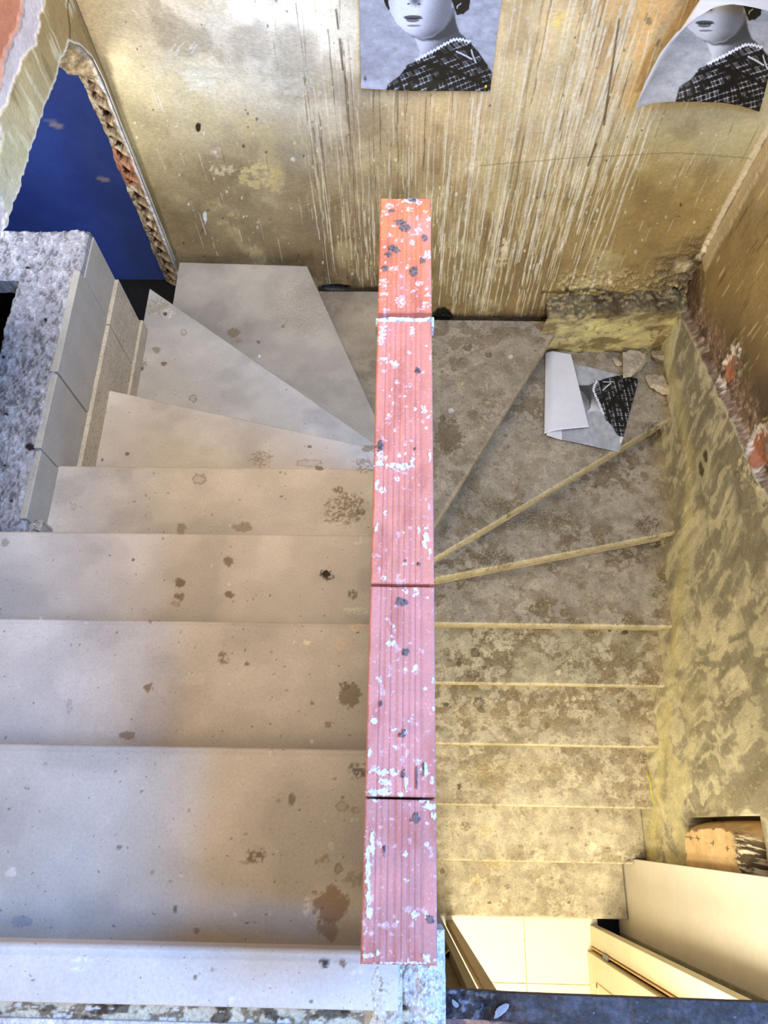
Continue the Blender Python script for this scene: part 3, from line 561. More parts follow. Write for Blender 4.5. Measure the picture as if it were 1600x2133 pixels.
# ================================================================== THIN CENTRE WALL WITH TERRACOTTA BRICKS
cw = empty('divider_wall', (.005, .35, 0), 'thin dividing wall capped with pink grooved hollow bricks between the two stair flights', 'wall')
boxes('wall_core', [(-.026, -.11, 0.0, .036, .826, 3.236), (-.020, .80, 0.0, .050, 1.12, 1.765)], M_core, cw, .003)
WS = [(855,418,14,5,0),(810,430,9,7,1),(806,446,5,4,1),(853,437,8,7,1),(887,440,5,5,1),(870,420,9,7,1),(895,455,8,6,1),(870,478,9,6,1),(812,490,6,4,1),(800,515,5,4,1),(820,470,7,3,1),(876,468,5,4,1),
      (858,505,6,8,1),(838,500,5,5,1),(848,555,5,5,1),(890,530,10,9,1),(884,495,6,4,1),(818,560,10,6,1),(875,590,10,6,1),(797,590,12,10,1),(800,612,10,4,1),(888,600,5,4,1),(835,630,12,12,1),(890,635,13,8,1),(890,615,6,5,1),(805,645,8,3,1),(860,607,6,3,1),
      (860,690,7,11,1),(797,690,10,22,1),(794,710,6,10,1),(800,678,6,14,1),(853,733,4,4,1),(896,745,3,5,1),(888,720,3,3,1),(815,755,16,5,2),(800,748,10,4,2),(825,760,8,7,2),(827,796,6,5,1),(855,800,4,8,1),(817,812,3,4,1),(811,826,4,5,1),(821,840,5,5,1),(843,826,3,3,1),
      (884,853,9,9,1),(865,852,4,5,1),(893,869,5,4,1),(809,863,3,3,0),(823,895,3,5,1),(889,892,4,5,1),(845,925,5,4,1),(858,918,4,4,1),(845,945,4,4,1),(832,948,4,6,1),(793,950,13,14,1),(790,965,14,8,2),(820,970,28,7,2),(838,975,20,8,2),(858,960,6,14,2),(850,972,16,4,2),(870,945,3,3,1),(895,950,4,12,2),
      (826,997,7,6,1),(797,1022,8,9,1),(803,1070,4,8,1),(785,1010,5,14,2),(872,1010,3,3,1),(840,1110,3,3,1),(885,1075,4,3,1),(784,1098,6,12,2),(872,1105,4,10,2),(888,1120,10,24,3),(895,1150,4,10,2),
      (843,1175,4,4,1),(800,1205,7,6,1),(866,1235,7,13,1),(890,1245,5,3,1),(845,1230,8,7,1),(807,1290,5,5,1),(815,1325,5,6,1),(820,1310,4,9,1),(812,1340,12,8,2),(865,1392,9,9,1),(842,1398,7,7,1),(787,1413,6,5,1),(795,1440,10,12,1),(792,1425,4,14,1),
      (903,1420,5,8,1),(885,1435,7,4,1),(903,1475,4,6,1),(778,1500,8,8,2),(857,1500,6,11,1),(842,1528,9,11,2),(820,1520,10,4,2),(825,1555,8,7,1),(770,1565,5,12,2),(885,1602,9,14,2),(870,1585,8,8,2),(900,1625,8,10,1),
      (800,1608,30,8,2),(780,1605,14,10,2),(820,1612,12,6,2),(800,1628,14,10,2),(790,1650,34,10,3),(775,1660,14,12,3),(845,1635,5,16,2),(835,1655,6,5,1),(895,1680,22,9,3),(880,1668,14,8,3),(905,1700,8,10,3),
      (793,1760,4,10,1),(843,1778,7,8,1),(888,1758,8,8,1),(846,1835,6,6,1),(775,1760,6,40,2),(766,1800,7,60,3),(768,1870,9,30,2),(770,1900,8,14,2),(863,1905,10,10,3),(800,1925,4,5,1),(828,1920,4,5,1),(888,1905,4,10,1),
      (765,1990,30,6,2),(890,1995,10,10,2),(905,2000,8,6,2),(787,1985,6,8,2),(850,2000,3,8,2),(835,2006,60,4,2),(762,1940,5,12,2),(890,1715,6,5,1)]
GS = [(834,465,10,7),(842,475,11,6),(860,417,8,5),(884,497,6,6),(818,518,9,6),(826,523,7,4),(810,530,6,6),(803,560,6,6),(880,544,6,5),(862,567,7,10),(817,440,7,3),(870,773,5,7),(794,929,5,5),(791,930,7,10),(865,935,3,3),
      (837,1253,11,9),(845,1358,7,7),(845,1168,2,2),(873,1175,4,3),(793,1465,4,6),(839,1530,8,8),(841,1612,6,6),(867,1704,8,11),(868,1620,2,22),(882,1600,2,14),(800,1770,3,14),(896,1915,7,10)]
def brick(y0, y1, cA, cB, seed, notch=0):
    xs = np.arange(-.031, .0411, .0008); ys = np.arange(y0, y1, .0009); X, Y = np.meshgrid(xs, ys)
    u = (X + .031) / .072
    H = np.zeros_like(X) + (fbm(X * 60, Y * 30, seed) - .5) * .0008
    gv = np.zeros_like(X)
    for g, wd in ((.165, 1), (.225, .6), (.245, .6), (.33, 1), (.415, .7), (.435, .7), (.52, 1), (.60, .7), (.62, .7), (.70, 1), (.785, .8), (.81, .5)):
        gv = np.maximum(gv, sm(.0125, .004, np.abs(u - g - .004 * (vn(Y * 20, Y * 0, seed + int(g * 99)) - .5))) * wd)
    H -= gv * .0011
    e = np.minimum(np.minimum(X + .031, .041 - X), np.minimum(Y - y0, y1 - Y)) + (fbm(X * 90, Y * 90, seed + 3) - .5) * .002
    H -= np.clip(.002 - e, 0, .003)
    t = ((Y - y0) / (y1 - y0))[..., None]; C = s2l(*cA) * (1 - t) + s2l(*cB) * t
    q = fbm(X * 50, Y * 18, seed + 7); C = mixc(C, s2l(214, 140, 128), sm(.5, .75, q) * .5); C = mixc(C, s2l(176, 96, 80), sm(.45, .25, q) * .45)
    C = mixc(C, s2l(150, 92, 96), gv * .4)
    P = np.stack([X, Y, np.full_like(X, 3.44)], -1); px, py = pix(P)
    q1 = fbm(X * 330, Y * 330, seed + 9, 3) - .5; q2 = fbm(X * 480, Y * 480, seed + 11, 3)
    q3 = fbm(X * 140, Y * 140, seed + 12, 4)
    C = mixc(C, s2l(234, 216, 220), sm(.70, .78, q3) * .35)
    C = mixc(C, s2l(226, 206, 212), sm(.78, .84, q2) * .5)
    xa, xb, ya, yb = px.min(), px.max(), py.min(), py.max()
    for (x, y, rx, ry, k) in WS:
        if y < ya - 30 or y > yb + 30: continue
        d = np.sqrt(((px - x) / rx) ** 2 + ((py - y) / ry) ** 2) + q1 * 1.5
        if k == 0: m_ = sm(1.1, .9, d)
        elif k == 1: m_ = sm(1.05, .9, d * 1.15 + .1) * (.12 + .88 * sm(.50, .60, q2 + .16 * sm(.45, .8, d)))
        else: m_ = sm(1.10, .95, d * 1.12 + np.abs(q3 - .5) * 1.6) * (.55 + .45 * sm(.4, .5, q2))
        C = mixc(C, s2l(222, 226, 236), m_ * .92); H += m_ * (.0004 if k < 2 else .0012 + .0014 * q2)
    for (x, y, rx, ry) in GS:
        if y < ya - 20 or y > yb + 20: continue
        d = np.sqrt(((px - x) / rx) ** 2 + ((py - y) / ry) ** 2) + q1 * 1.6
        m_ = sm(1.15, .95, d); C = mixc(C, s2l(104, 98, 98), m_ * .9); C = mixc(C, s2l(60, 54, 54), m_ * sm(.5, .65, q2) * .8); H += m_ * .0018
    P[..., 2] += H
    me = grid_mesh('brick', P, C, back=np.array([0, 0, -.20]))
    return link('brick', me, M_brick, cw)
brick(-.118, .0265, (184, 128, 120), (192, 132, 122), 1)
brick(.0285, .2505, (204, 136, 124), (210, 136, 120), 2)
brick(.2535, .6165, (214, 136, 114), (212, 130, 106), 3)
brick(.6300, .832, (206, 120, 88), (214, 124, 76), 4)
def lump(name, x0, x1, y0, y1, z, amp, res, base, spk, mtl, parent, seed, edge=.012, th=.03, shape=None):
    xs = np.arange(x0, x1, res); ys = np.arange(y0, y1, res); X, Y = np.meshgrid(xs, ys)
    e = np.minimum(np.minimum(X - x0, x1 - X), np.minimum(Y - y0, y1 - Y)) + (fbm(X * 60, Y * 60, seed) - .5) * edge
    q = fbm(X * 55, Y * 55, seed + 2, 5); H = (q - .5) * amp * 2 + (fbm(X * 200, Y * 200, seed + 5) - .5) * amp * .5
    H -= np.clip(edge - e, 0, edge * 1.4) ** 1.0 * .9
    if shape is not None: H += shape(X, Y)
    C = np.tile(s2l(*base), X.shape + (1,)); q2 = fbm(X * 220, Y * 220, seed + 8, 3); C = mixc(C, s2l(*spk), sm(.58, .68, q2) * .8)
    C = mixc(C, s2l(*spk), sm(.40, .28, q) * .5)
    P = np.stack([X, Y, z + H], -1)
    return link(name, grid_mesh(name, P, C, back=np.array([0, 0, -th])), mtl, parent)
lump('mortar_joint', -.034, .0445, .6165, .6305, 3.432, .006, .0008, (224, 224, 228), (150, 140, 130), M_rough, cw, 5, edge=.004, th=.02)
lump('mortar_cap', .004, .062, -.232, -.112, 3.224, .010, .0008, (214, 214, 218), (170, 158, 148), M_rough, cw, 9, edge=.010, th=.06,
     shape=lambda X, Y: .012 * np.exp(-(((X - .035) / .02) ** 2 + ((Y + .178) / .03) ** 2)))
lump('mortar_smear', -.035, .012, -.215, -.135, 3.2395, .0035, .001, (206, 196, 180), (150, 132, 108), M_rough, cw, 14, edge=.012, th=.006)

# ================================================================== LANDING EDGE, BEAM, UPPER FLOOR
def strip(name, x0, x1, y0, y1, z, amp, base, spots, mtl, seed, res=.0016, th=.05, f=40):
    xs = np.arange(x0, x1, res); ys = np.arange(y0, y1 + 1e-6, res); X, Y = np.meshgrid(xs, ys)
    q = fbm(X * f, Y * f, seed, 5); H = (q - .5) * amp
    C = np.tile(s2l(*base), X.shape + (1,)); 
    for (thr, c, a, ff) in spots: 
        w_ = fbm(X * ff * .5, Y * ff, seed + ff); C = mixc(C, s2l(*c), sm(thr, thr + .06, w_) * a)
    P = np.stack([X, Y, z + H], -1)
    return link(name, grid_mesh(name, P, C, back=np.array([0, 0, -th])), mtl)
o = strip('trim_4', -1.2, .02, -.216, -.190, 3.226, .008, (206, 194, 168), [(.48, (110, 88, 64), .8, 110), (.62, (56, 42, 30), .8, 70), (.62, (232, 228, 220), .8, 110)], M_rough, 31); o['kind'] = 'structure'
o = strip('floor_upper', -1.2, .06, -.30, -.209, 3.232, .003, (212, 206, 206), [(.6, (150, 134, 120), .6, 60), (.64, (235, 235, 240), .7, 130)], M_rough, 35); o['kind'] = 'structure'; o.name = 'trim_5'
o = boxes('floor_upper', [(-1.2, -3.0, 3.1, .06, -.29, 3.225), (.0, -3.0, 3.1, 1.6, -.22, 3.17)], M_core); o.name = 'floor_upper'; o['kind'] = 'structure'
def beam():
    xs = np.arange(.05, 1.5, .002); ys = np.arange(-.2085, -.1785, .0011); X, Y = np.meshgrid(xs, ys)
    ro = sm(.16, .07, X + (fbm(X * 30, Y * 30, 3) - .5) * .06)
    q = fbm(X * 110, Y * 110, 5, 4); H = (q - .5) * .010 * ro + (fbm(X * 40, Y * 40, 8) - .5) * .0025 - .012 * ro
    C = np.tile(s2l(54, 48, 46), X.shape + (1,)); C = mixc(C, s2l(26, 27, 34), ro * sm(.55, .4, q)); C = mixc(C, s2l(104, 106, 118), sm(.60, .70, q) * (ro * .8 + .2))
    C = mixc(C, s2l(86, 80, 86), sm(.55, .7, fbm(X * 26, Y * 60, 12)) * .5)
    C = mixc(C, s2l(70, 44, 34), sm(-.1797, -.1788, Y) * .8)
    P = np.stack([X, Y - .004 * (X - .05) / .39 + 0, 3.20 + H], -1)
    o = link('trim_6', grid_mesh('trim_6', P, C, back=np.array([0, 0, -.012])), M_beam); o['kind'] = 'structure'
beam()
o = strip('trim_7', .05, 1.5, -.26, -.2075, 3.188, .004, (120, 96, 92), [(.55, (186, 140, 112), .8, 50), (.6, (70, 62, 72), .8, 90)], M_rough, 44); o['kind'] = 'structure'

# ================================================================== LEFT STUB WALL WITH SKIRTING BOARDS
stub = empty('low_wall', (-.97, 1.1, 1.0), 'cut-down wall stub with rough lilac-grey mortar top left of the winding steps', 'wall')
def rough_top():
    xs = np.arange(-1.62, -.892, .0024); ys = np.arange(.63, 1.556, .0024); X, Y = np.meshgrid(xs, ys)
    q = .5 * fbm(X * 170, Y * 110, 3, 4) + .5 * fbm(X * 60 + Y * 12, Y * 40, 33, 4); q0 = fbm(X * 14, Y * 14, 5)
    jag = (fbm(X * 50, Y * 50, 7) - .5) * .012
    e = np.minimum(np.minimum(np.maximum(X + 1.062, Y - 1.372), -.893 - X), np.minimum(Y - .63, 1.556 - Y)) + jag
    H = (q - .5) * .015 + (q0 - .5) * .016 - np.clip(.010 - e, 0, .014) * .8 - sm(.95, .66, Y) * .012
    C = np.tile(s2l(162, 156, 154), X.shape + (1,)); C = mixc(C, s2l(104, 98, 98), sm(.48, .36, q) * .85); C = mixc(C, s2l(196, 192, 192), sm(.56, .68, q) * .8)
    px, py = pix(np.stack([X, Y, np.full_like(X, 2.63)], -1))
    for (a, b, r) in [(95,665,4),(15,865,5),(6,742,4),(60,930,9),(55,555,4),(20,1040,4),(5,965,3),(62,810,2)]:
        C = mixc(C, s2l(50, 40, 38), sm(1.2, .8, np.hypot((px - a) / r, (py - b) / (r * .7)) + (q - .5) * 1.5))
    keep = (np.maximum(X + 1.062, Y - 1.372) > 0)[:-1, :-1]
    return link('rough_top', grid_mesh('rough_top', np.stack([X, Y, 2.628 + H], -1), C, back=np.array([0, 0, -.05]), keep=keep), M_rough, stub)
rough_top()
boxes('wall_body', [(-1.050, .64, 1.0, -.905, 1.545, 2.60)], M_dark, stub)
boxes('wall_body', [(-1.6, 1.42, 2.1, -1.05, 1.54, 2.585)], M_dark, stub)  # near-black colour paints the shade below the rough arm
M_skirt = mat('skirting_tile', s2l(172, 164, 148), rough=.55, n=(160, .08), n2=(16, .08), bump=(200, .15), spots=[(90, .2, s2l(120, 104, 78), .5)])
M_skirt2 = mat('skirting_tile_dusty', s2l(188, 174, 148), rough=.7, n=(120, .16), n2=(22, .12), bump=(200, .3), spots=[(70, .3, s2l(120, 98, 64), .6)])
for (y0, y1, z0, z1, x1) in [(.662, .845, 2.50, 2.622, -.889), (.849, 1.066, 2.37, 2.628, -.889), (1.071, 1.40, 2.37, 2.632, -.888), (1.403, 1.552, 2.40, 2.60, -.889)]:
    boxes('skirting_tile', [(-.908, y0, z0, x1, y1, z1)], M_skirt, stub, .0025)
# lower, thicker course with sloped back top
for (a, b) in (((.872, 2.43), (1.375, 2.43)), ((1.379, 2.43), (1.548, 2.435))):
    y0, y1 = a[0], b[0]
    boxes('skirting_tile', [(-.905, y0, 2.20, -.877, y1, 2.425)], M_skirt2, stub, .002)
boxes('skirting_tile', [(-.905, 1.20, 2.155, -.868, 1.556, 2.215)], M_skirt2, stub, .002)
0 and prism('wall_cap', [(-.905, 1.39, 2.60), (-.890, 1.39, 2.60), (-.890, 1.555, 2.60), (-.905, 1.555, 2.60)], [(-.905, 1.39, 2.625), (-.893, 1.39, 2.625), (-.893, 1.555, 2.61), (-.905, 1.555, 2.61)], M_skirt, stub, .002)
# crumbled plaster at the near end
lump('broken_edge', -.93, -.868, .618, .675, 2.585, .014, .0012, (176, 166, 152), (90, 76, 60), M_rough, stub, 23, edge=.012, th=.05)

# ================================================================== PRINTED PORTRAITS
def portrait(c, r):   # c right, r down : coordinates on the sheet
    g = .66 + .2 * (fbm(c / 70, r / 40, 5) - .5) + .10 * (fbm(c / 18, r / 14, 6) - .5)
    def put(g, pts, val, soft=6):
        d = poly_sd(c + (fbm(c / 20, r / 20, 9) - .5) * 10, r + (fbm(c / 20, r / 20, 10) - .5) * 10, pts); a = sm(soft, -soft, d); return g * (1 - a) + val * a
    neck = .84 - .58 * sm(720, 960, c + .4 * (r - 300)) + 0 * c
    g = put(g, [(640,250),(660,320),(700,420),(680,500),(900,420),(1130,350),(1040,280),(1000,200),(985,60),(900,60)], neck, 8)
    face = .92 - .50 * sm(680, 930, c + .25 * r) - .16 * sm(200, 310, r) - .10 * sm(520, 440, c) + .08 * (fbm(c / 9, r / 9, 11) - .5)
    g = put(g, [(415,-500),(430,0),(452,90),(500,180),(570,245),(640,290),(720,312),(800,292),(890,232),(942,150),(962,60),(985,-500)], face, 7)
    g = put(g, [(640,290),(720,318),(800,300),(900,235),(980,130),(1000,200),(1010,262),(860,330),(720,330)], .22, 16)
    g = put(g, [(380,-500),(400,0),(436,80),(446,60),(430,-20),(440,-500)], .07, 4)
    g = put(g, [(968,-500),(965,0),(985,60),(1005,118),(1060,112),(1108,70),(1118,0),(1112,-500)], .05, 5)
    g = put(g, [(400,-600),(1112,-600),(1100,-330),(760,-300),(560,-320),(430,-240)], .06, 10)
    for (x, y) in ((585, -150), (760, -150)):
        e = ((c - x) / 52) ** 2 + ((r - y) / 18) ** 2; g = g * (1 - sm(1.2, .7, e)) + .18 * sm(1.2, .7, e)
        e = ((c - x) / 66) ** 2 + ((r - y + 50) / 9) ** 2; g = g * (1 - .7 * sm(1.2, .6, e)) + .15 * .7 * sm(1.2, .6, e)
    for (x, y, a, b, v) in ((640, 135, 78, 17, .30), (640, 158, 56, 20, .42), (648, 146, 80, 5, .10), (650, 205, 60, 9, .50)):
        e = ((c - x) / a) ** 2 + ((r - y) / b) ** 2; k = sm(1.25, .65, e); g = g * (1 - k) + v * k
    k = sm(1.7, .1, np.hypot((c - 662 - .25 * r) / 44, (r + 6) / 46) + (fbm(c / 12, r / 12, 19) - .5) * .5); g = g * (1 - .62 * k)
    for x, y in ((606, 24), (692, 26)): g = g * (1 - .7 * sm(1.3, .5, np.hypot((c - x) / 15, (r - y) / 7)))
    g = np.where(seg(c, r, [(1008, 62), (1012, 45), (1040, 25)]) < 5, .7, g)
    D = [(680,492),(900,375),(1000,325),(1115,345),(1200,450),(1310,620),(1285,900),(380,900),(430,690),(530,620),(600,530)]
    g = put(g, D, .045, 8); inD = sm(0, -14, poly_sd(c, r, D))
    a1 = (c * .36 + r); a2 = (c - r * .55 + 60 * np.sin(r / 130.)); f1 = np.abs((a1 / 92.) % 1 - .5); f2 = np.abs((a2 / 74.) % 1 - .5)
    md = sm(.40, .55, fbm(c / 44, r / 44, 14)); cells = sm(.10, .2, f1) * sm(.10, .2, f2)
    g = g + inD * (.20 * cells * sm(.35, .6, fbm(c / 60, r / 60, 16)) + .55 * sm(.035, .018, np.abs(f1 - .27)) * md + .42 * sm(.035, .018, np.abs(f2 - .30)) * md * sm(.05, .12, f1))
    g = g * (1 - .9 * sm(20, 6, seg(c, r, [(540,600),(740,520),(960,570),(1290,740)])) * inD)
    col_ = sm(15, 8, seg(c + 6 * np.sin(r / 5.), r + 6 * np.sin(c / 4.3), [(672,488),(740,452),(820,412),(900,365),(985,325),(1050,326),(1112,345)])); g = g * (1 - col_) + .93 * col_
    g = np.where(seg(c, r, [(1005,425),(1060,452),(1130,490)]) < 7, .8, g); g = np.where(seg(c, r, [(1128,415),(1140,460),(1165,520)]) < 7, .72, g)
    return np.clip(g, .03, .95)
def gcol(g, tint=(1.0, 1.0, 1.04)):
    l = np.clip(g, 0, 1) ** 1.9
    return l[..., None] * np.array(tint)
# sheet 1: flat on the back wall
def poster1():
    root = empty('portrait_print', (.066, 2.005, 2.70), 'flat black-and-white portrait sheet of a face and plaid shoulders pinned to the stained back wall', 'poster', 'portrait prints')
    a = hit(745, -230, 1, 2.012); b = hit(1072, -230, 1, 2.012); c = hit(752, 180, 1, 2.012); d = hit(1021, 191, 1, 2.012)
    u = np.linspace(0, 1, 340); v = np.linspace(0, 1, 420); U, V = np.meshgrid(u, v)
    P = (a * (1 - U)[..., None] + b * U[..., None]) * (1 - V)[..., None] + (c * (1 - U)[..., None] + d * U[..., None]) * V[..., None]
    px, py = pix(P); g = portrait((px - 700) * 4, py * 4)
    P[..., 1] -= .003 + .004 * np.sin(U * 5) * V * V + .006 * sm(.93, 1, V) * (1 - U)
    sh = link('sheet', grid_mesh('sheet', P, gcol(g, (.84, .90, 1.14)), back=np.array([0, .0006, 0])), M_paper, root)  # blue tint paints the daylight into the grey print
    for (x, y) in ((1012, 180), (761, 163)):
        p = hit(x, y, 1, 2.004); bm = bmesh.new(); bmesh.ops.create_uvsphere(bm, u_segments=12, v_segments=8, radius=.0042)
        me = bpy.data.meshes.new('pin'); bm.to_mesh(me); bm.free()
        pn = link('pin', me, M_pin if x > 900 else M_metal, root); pn.location = p; pn.matrix_parent_inverse = Matrix.Translation(-root.location)
poster1()
# sheet 2: hanging crooked and curling off the wall, left side rolled over showing its white back
def poster2():
    root = empty('portrait_print', (.9, 1.98, 2.63), 'curling portrait sheet with its white back folded over beside the right corner of the wall', 'poster', 'portrait prints')
    def bl(v):     # left silhouette (fold)
        return np.interp(v, [0, .35, .7, 1], [1560, 1458, 1385, 1321]), np.interp(v, [0, .35, .7, 1], [-190, 0, 112, 229])
    u = np.linspace(0, 1, 300); v = np.linspace(0, 1, 300); U, V = np.meshgrid(u, v)
    lx, ly = bl(V); rx = np.interp(V, [0, .6, 1], [1660, 1625, 1582]); ry = np.interp(V, [0, .6, .9, 1], [-190, 60, 195, 233])
    sx = lx + (rx - lx) * U; sy = ly + (ry - ly) * U
    bow = np.interp(U, [0, .06, .15, .3, .5, .7, .85, 1], [0, -6, -14, -18, -19, -18, -12, 0]) * V ** 3
    sy = sy + bow
    d = np.stack([sx - 800, sy - 1066.5, np.full_like(sx, F)], -1) @ MW.T
    yy = 2.008 - .055 * (1 - U) ** 2 * (1 - .2 * V) - .035 * sm(.6, 1, V) * sm(.5, 0, np.abs(U - .5)) - .012 * U
    P = CW + d * ((yy - CW[1]) / d[..., 1])[..., None]
    px, py = sx, sy; g = portrait((px - 608 - 700 + (1 - U) * 0) * 4, (py - bow * .4 - 14) * 4)
    link('sheet', grid_mesh('sheet', P, gcol(g, (1, .99, 1.0)), back=np.array([0, .0006, 0])), M_paper, root)
    # rolled flap, white back towards the viewer
    v = np.linspace(0, 1, 90); u = np.linspace(0, 1, 40); U, V = np.meshgrid(u, v); lx, ly = bl(V)
    ex = np.interp(V, [0, .3, .38, .5, .6, .7, .8, .9, 1], [1670, 1605, 1540, 1500, 1450, 1408, 1376, 1345, 1322]); ey = np.interp(V, [0, .3, .38, .5, .6, .7, .8, .9, 1], [-150, 24, 8, 8, 35, 70, 110, 170, 228])
    sx = lx + (ex - lx) * U; sy = ly + (ey - ly) * U
    yy = (2.008 - .055 * (1 - .2 * V)) - .022 * np.sqrt(np.maximum(0, 1 - (1 - U) ** 2)) * np.interp(V, [0, .8, 1], [1, 1, .1]) - .004
    d = np.stack([sx - 800, sy - 1066.5, np.full_like(sx, F)], -1) @ MW.T
    P = CW + d * ((yy - CW[1]) / d[..., 1])[..., None]
    tag(link('folded_flap', grid_mesh('folded_flap', P, back=np.array([0, .0006, 0])), M_white, root), 'white back of the folded sheet')
poster2()
# sheet 3: lying on the winder step
def poster3():
    root = empty('portrait_print', (.85, 1.75, 1.44), 'fallen portrait sheet with a white folded flap lying on the winder step', 'poster', 'portrait prints')
    TR = hit(1330, 790, 2, 1.452); BR_ = hit(1290, 942, 2, 1.452); TL = hit(1165, 752, 2, 1.452); BL = hit(1137, 910, 2, 1.452)
    u = np.linspace(0, 1, 300); v = np.linspace(0, 1, 260); U, V = np.meshgrid(u, v)     # u to the right, v down the picture
    P = (TL * (1 - U)[..., None] + TR * U[..., None]) * (1 - V)[..., None] + (BL * (1 - U)[..., None] + BR_ * U[..., None]) * V[..., None]
    # portrait axes: portrait-right -> up the picture, portrait-down -> right
    c = 205 + (1 - V) * 1080; r = 765 - (1 - U) * 860
    g = portrait(c, r)
    wh = (U < np.interp(V, [0, 1], [.0, .22])) | ((V > .80) & (V < .88) & (U > .965))
    C = gcol(g, (.98, .98, .98)) * .9; C[wh] = s2l(226, 220, 216)
    P[..., 2] += .002 + .004 * np.sin(U * 4 + V * 3) ** 2 + .012 * sm(.2, 0, U) * V
    P[..., 2] -= .0
    link('sheet', grid_mesh('sheet', P, C, back=np.array([0, 0, -.0006])), M_paper, root)
    # folded-over part: roll along the left then flat flap
    A = hit(1137, 733, 2, 1.46); B = hit(1134, 903, 2, 1.46); Cc = hit(1190, 736, 2, 1.475); D = hit(1228, 888, 2, 1.475)
    u = np.linspace(0, 1, 60); v = np.linspace(0, 1, 60); U, V = np.meshgrid(u, v)
    P = (A * (1 - V)[..., None] + B * V[..., None]) * (1 - U)[..., None] + (Cc * (1 - V)[..., None] + D * V[..., None]) * U[..., None]
    P[..., 2] = 1.452 + .024 * np.sin(np.clip(U * 3.2, 0, 1) * math.pi / 2) - .006 * U + .006 * V * (1 - U)
    link_o = link('folded_flap', grid_mesh('folded_flap', P, back=np.array([0, 0, -.0006])), M_white, root); link_o['label'] = 'white back of the folded sheet'
    P2 = P.copy(); P2[..., 2] = 1.452 - .000 * U - .022 * 0; P2 = P2[:, :20]
    a = np.linspace(-math.pi / 2, math.pi / 2, 14)
poster3()

# ================================================================== LOOSE PLASTER PIECES
def chunk(name, loc, sz, rz, c, label, group, seed, mtl=None):
    bm = bmesh.new(); bmesh.ops.create_icosphere(bm, subdivisions=4, radius=1.0)
    r = np.random.default_rng(seed); pl = r.normal(size=(9, 3)); pl /= np.linalg.norm(pl, axis=1)[:, None]; dd = r.uniform(.35, .72, 9)
    for v in bm.verts:
        p = np.array(v.co)
        for n, d in zip(pl, dd):
            k = p @ n
            if k > d: p = p - n * (k - d)
        p = p * (1 + .05 * math.sin(9 * p[0] + 7 * p[1]) * math.cos(8 * p[2]) + .05 * math.sin(23 * p[0]) * math.sin(19 * p[1] + 11 * p[2]))
        v.co = Vector((p[0] * sz[0], p[1] * sz[1], p[2] * sz[2]))
    me = bpy.data.meshes.new(name); bm.to_mesh(me); bm.free()
    o = link(name, me, mtl or c); zmin = min(v.co.z for v in me.vertices)
    o.location = (loc[0], loc[1], loc[2] - zmin); o.rotation_euler = (0, 0, rz); tag(o, label, 'rubble', group); return o
M_chunk = mat('plaster_chunk', s2l(178, 164, 138), rough=.9, n=(60, .2), n2=(14, .25), bump=(70, .8), spots=[(60, .3, s2l(110, 90, 62), .6)])
chunk('plaster_chunk', (1.020, 1.895, 1.443), (.085, .072, .045), .5, M_chunk, 'largest pale plaster chunk on the winder step in the back corner', 'plaster rubble', 4)
chunk('plaster_chunk', (1.12, 1.80, 1.443), (.072, .060, .036), -.4, M_chunk, 'plaster chunk touching the right wall in front of the largest chunk', 'plaster rubble', 8)
chunk('plaster_chunk', (1.150, 1.945, 1.443), (.045, .048, .034), .2, M_chunk, 'small plaster chunk wedged in the back corner behind the others', 'plaster rubble', 12)
chunk('plaster_chunk', (.965, 1.935, 1.443), (.024, .030, .014), .8, M_chunk, 'tiny plaster crumb beside the back skirt left of the chunks', 'plaster rubble', 15)
chunk('mortar_crumb', (1.105, -.130, .362), (.016, .012, .008), .3, M_chunk, 'crumbly mortar lump on the step edge by the cream board', 'stair crumbs', 21)
pc = hit(681, 1195, 2, 2.702); chunk('mortar_crumb', (pc[0], pc[1], 2.7005), (.012, .009, .005), 1., mat('dirt_clod', s2l(70, 58, 40), rough=.95, bump=(200, .9)), 'dark dirt clod on the step left of the brick wall', 'stair crumbs', 25)
M_chip = mat('pale_chip', s2l(150, 152, 158), rough=.8, bump=(200, .5))
p = hit(1041, 2108, 2, 3.203); chunk('stone_chip', (p[0], p[1], 3.2005), (.0135, .0045, .0025), .62, M_chip, 'pale elongated chip lying on the dark beam', None, 31)
p = hit(942, 2044 + 47, 2, 3.203); chunk('stone_chip', (p[0] + .004, p[1], 3.196), (.005, .0035, .0025), 2.2, M_chip, 'small pale chip on the rough left end of the dark beam', None, 33)

# ================================================================== LOWER HALL
fx = []
o = boxes('floor', [(-1.2, -3.2, -.10, 2.6, 2.1, -.004)], M_grout); o['kind'] = 'structure'; o.name = 'floor_base'; 
tl = []
for xa, xb in ((.052, .6505), (.6545, 1.25), (-.55, .048)):
    for ya, yb in ((-.6875, -.09), (-1.29, -.6915), (-1.892, -1.294)):
        tl.append((xa, ya, -.006, xb, yb, 0))
o = boxes('floor', tl, M_tile, None, .0012); o['kind'] = 'structure'; o.name = 'floor'
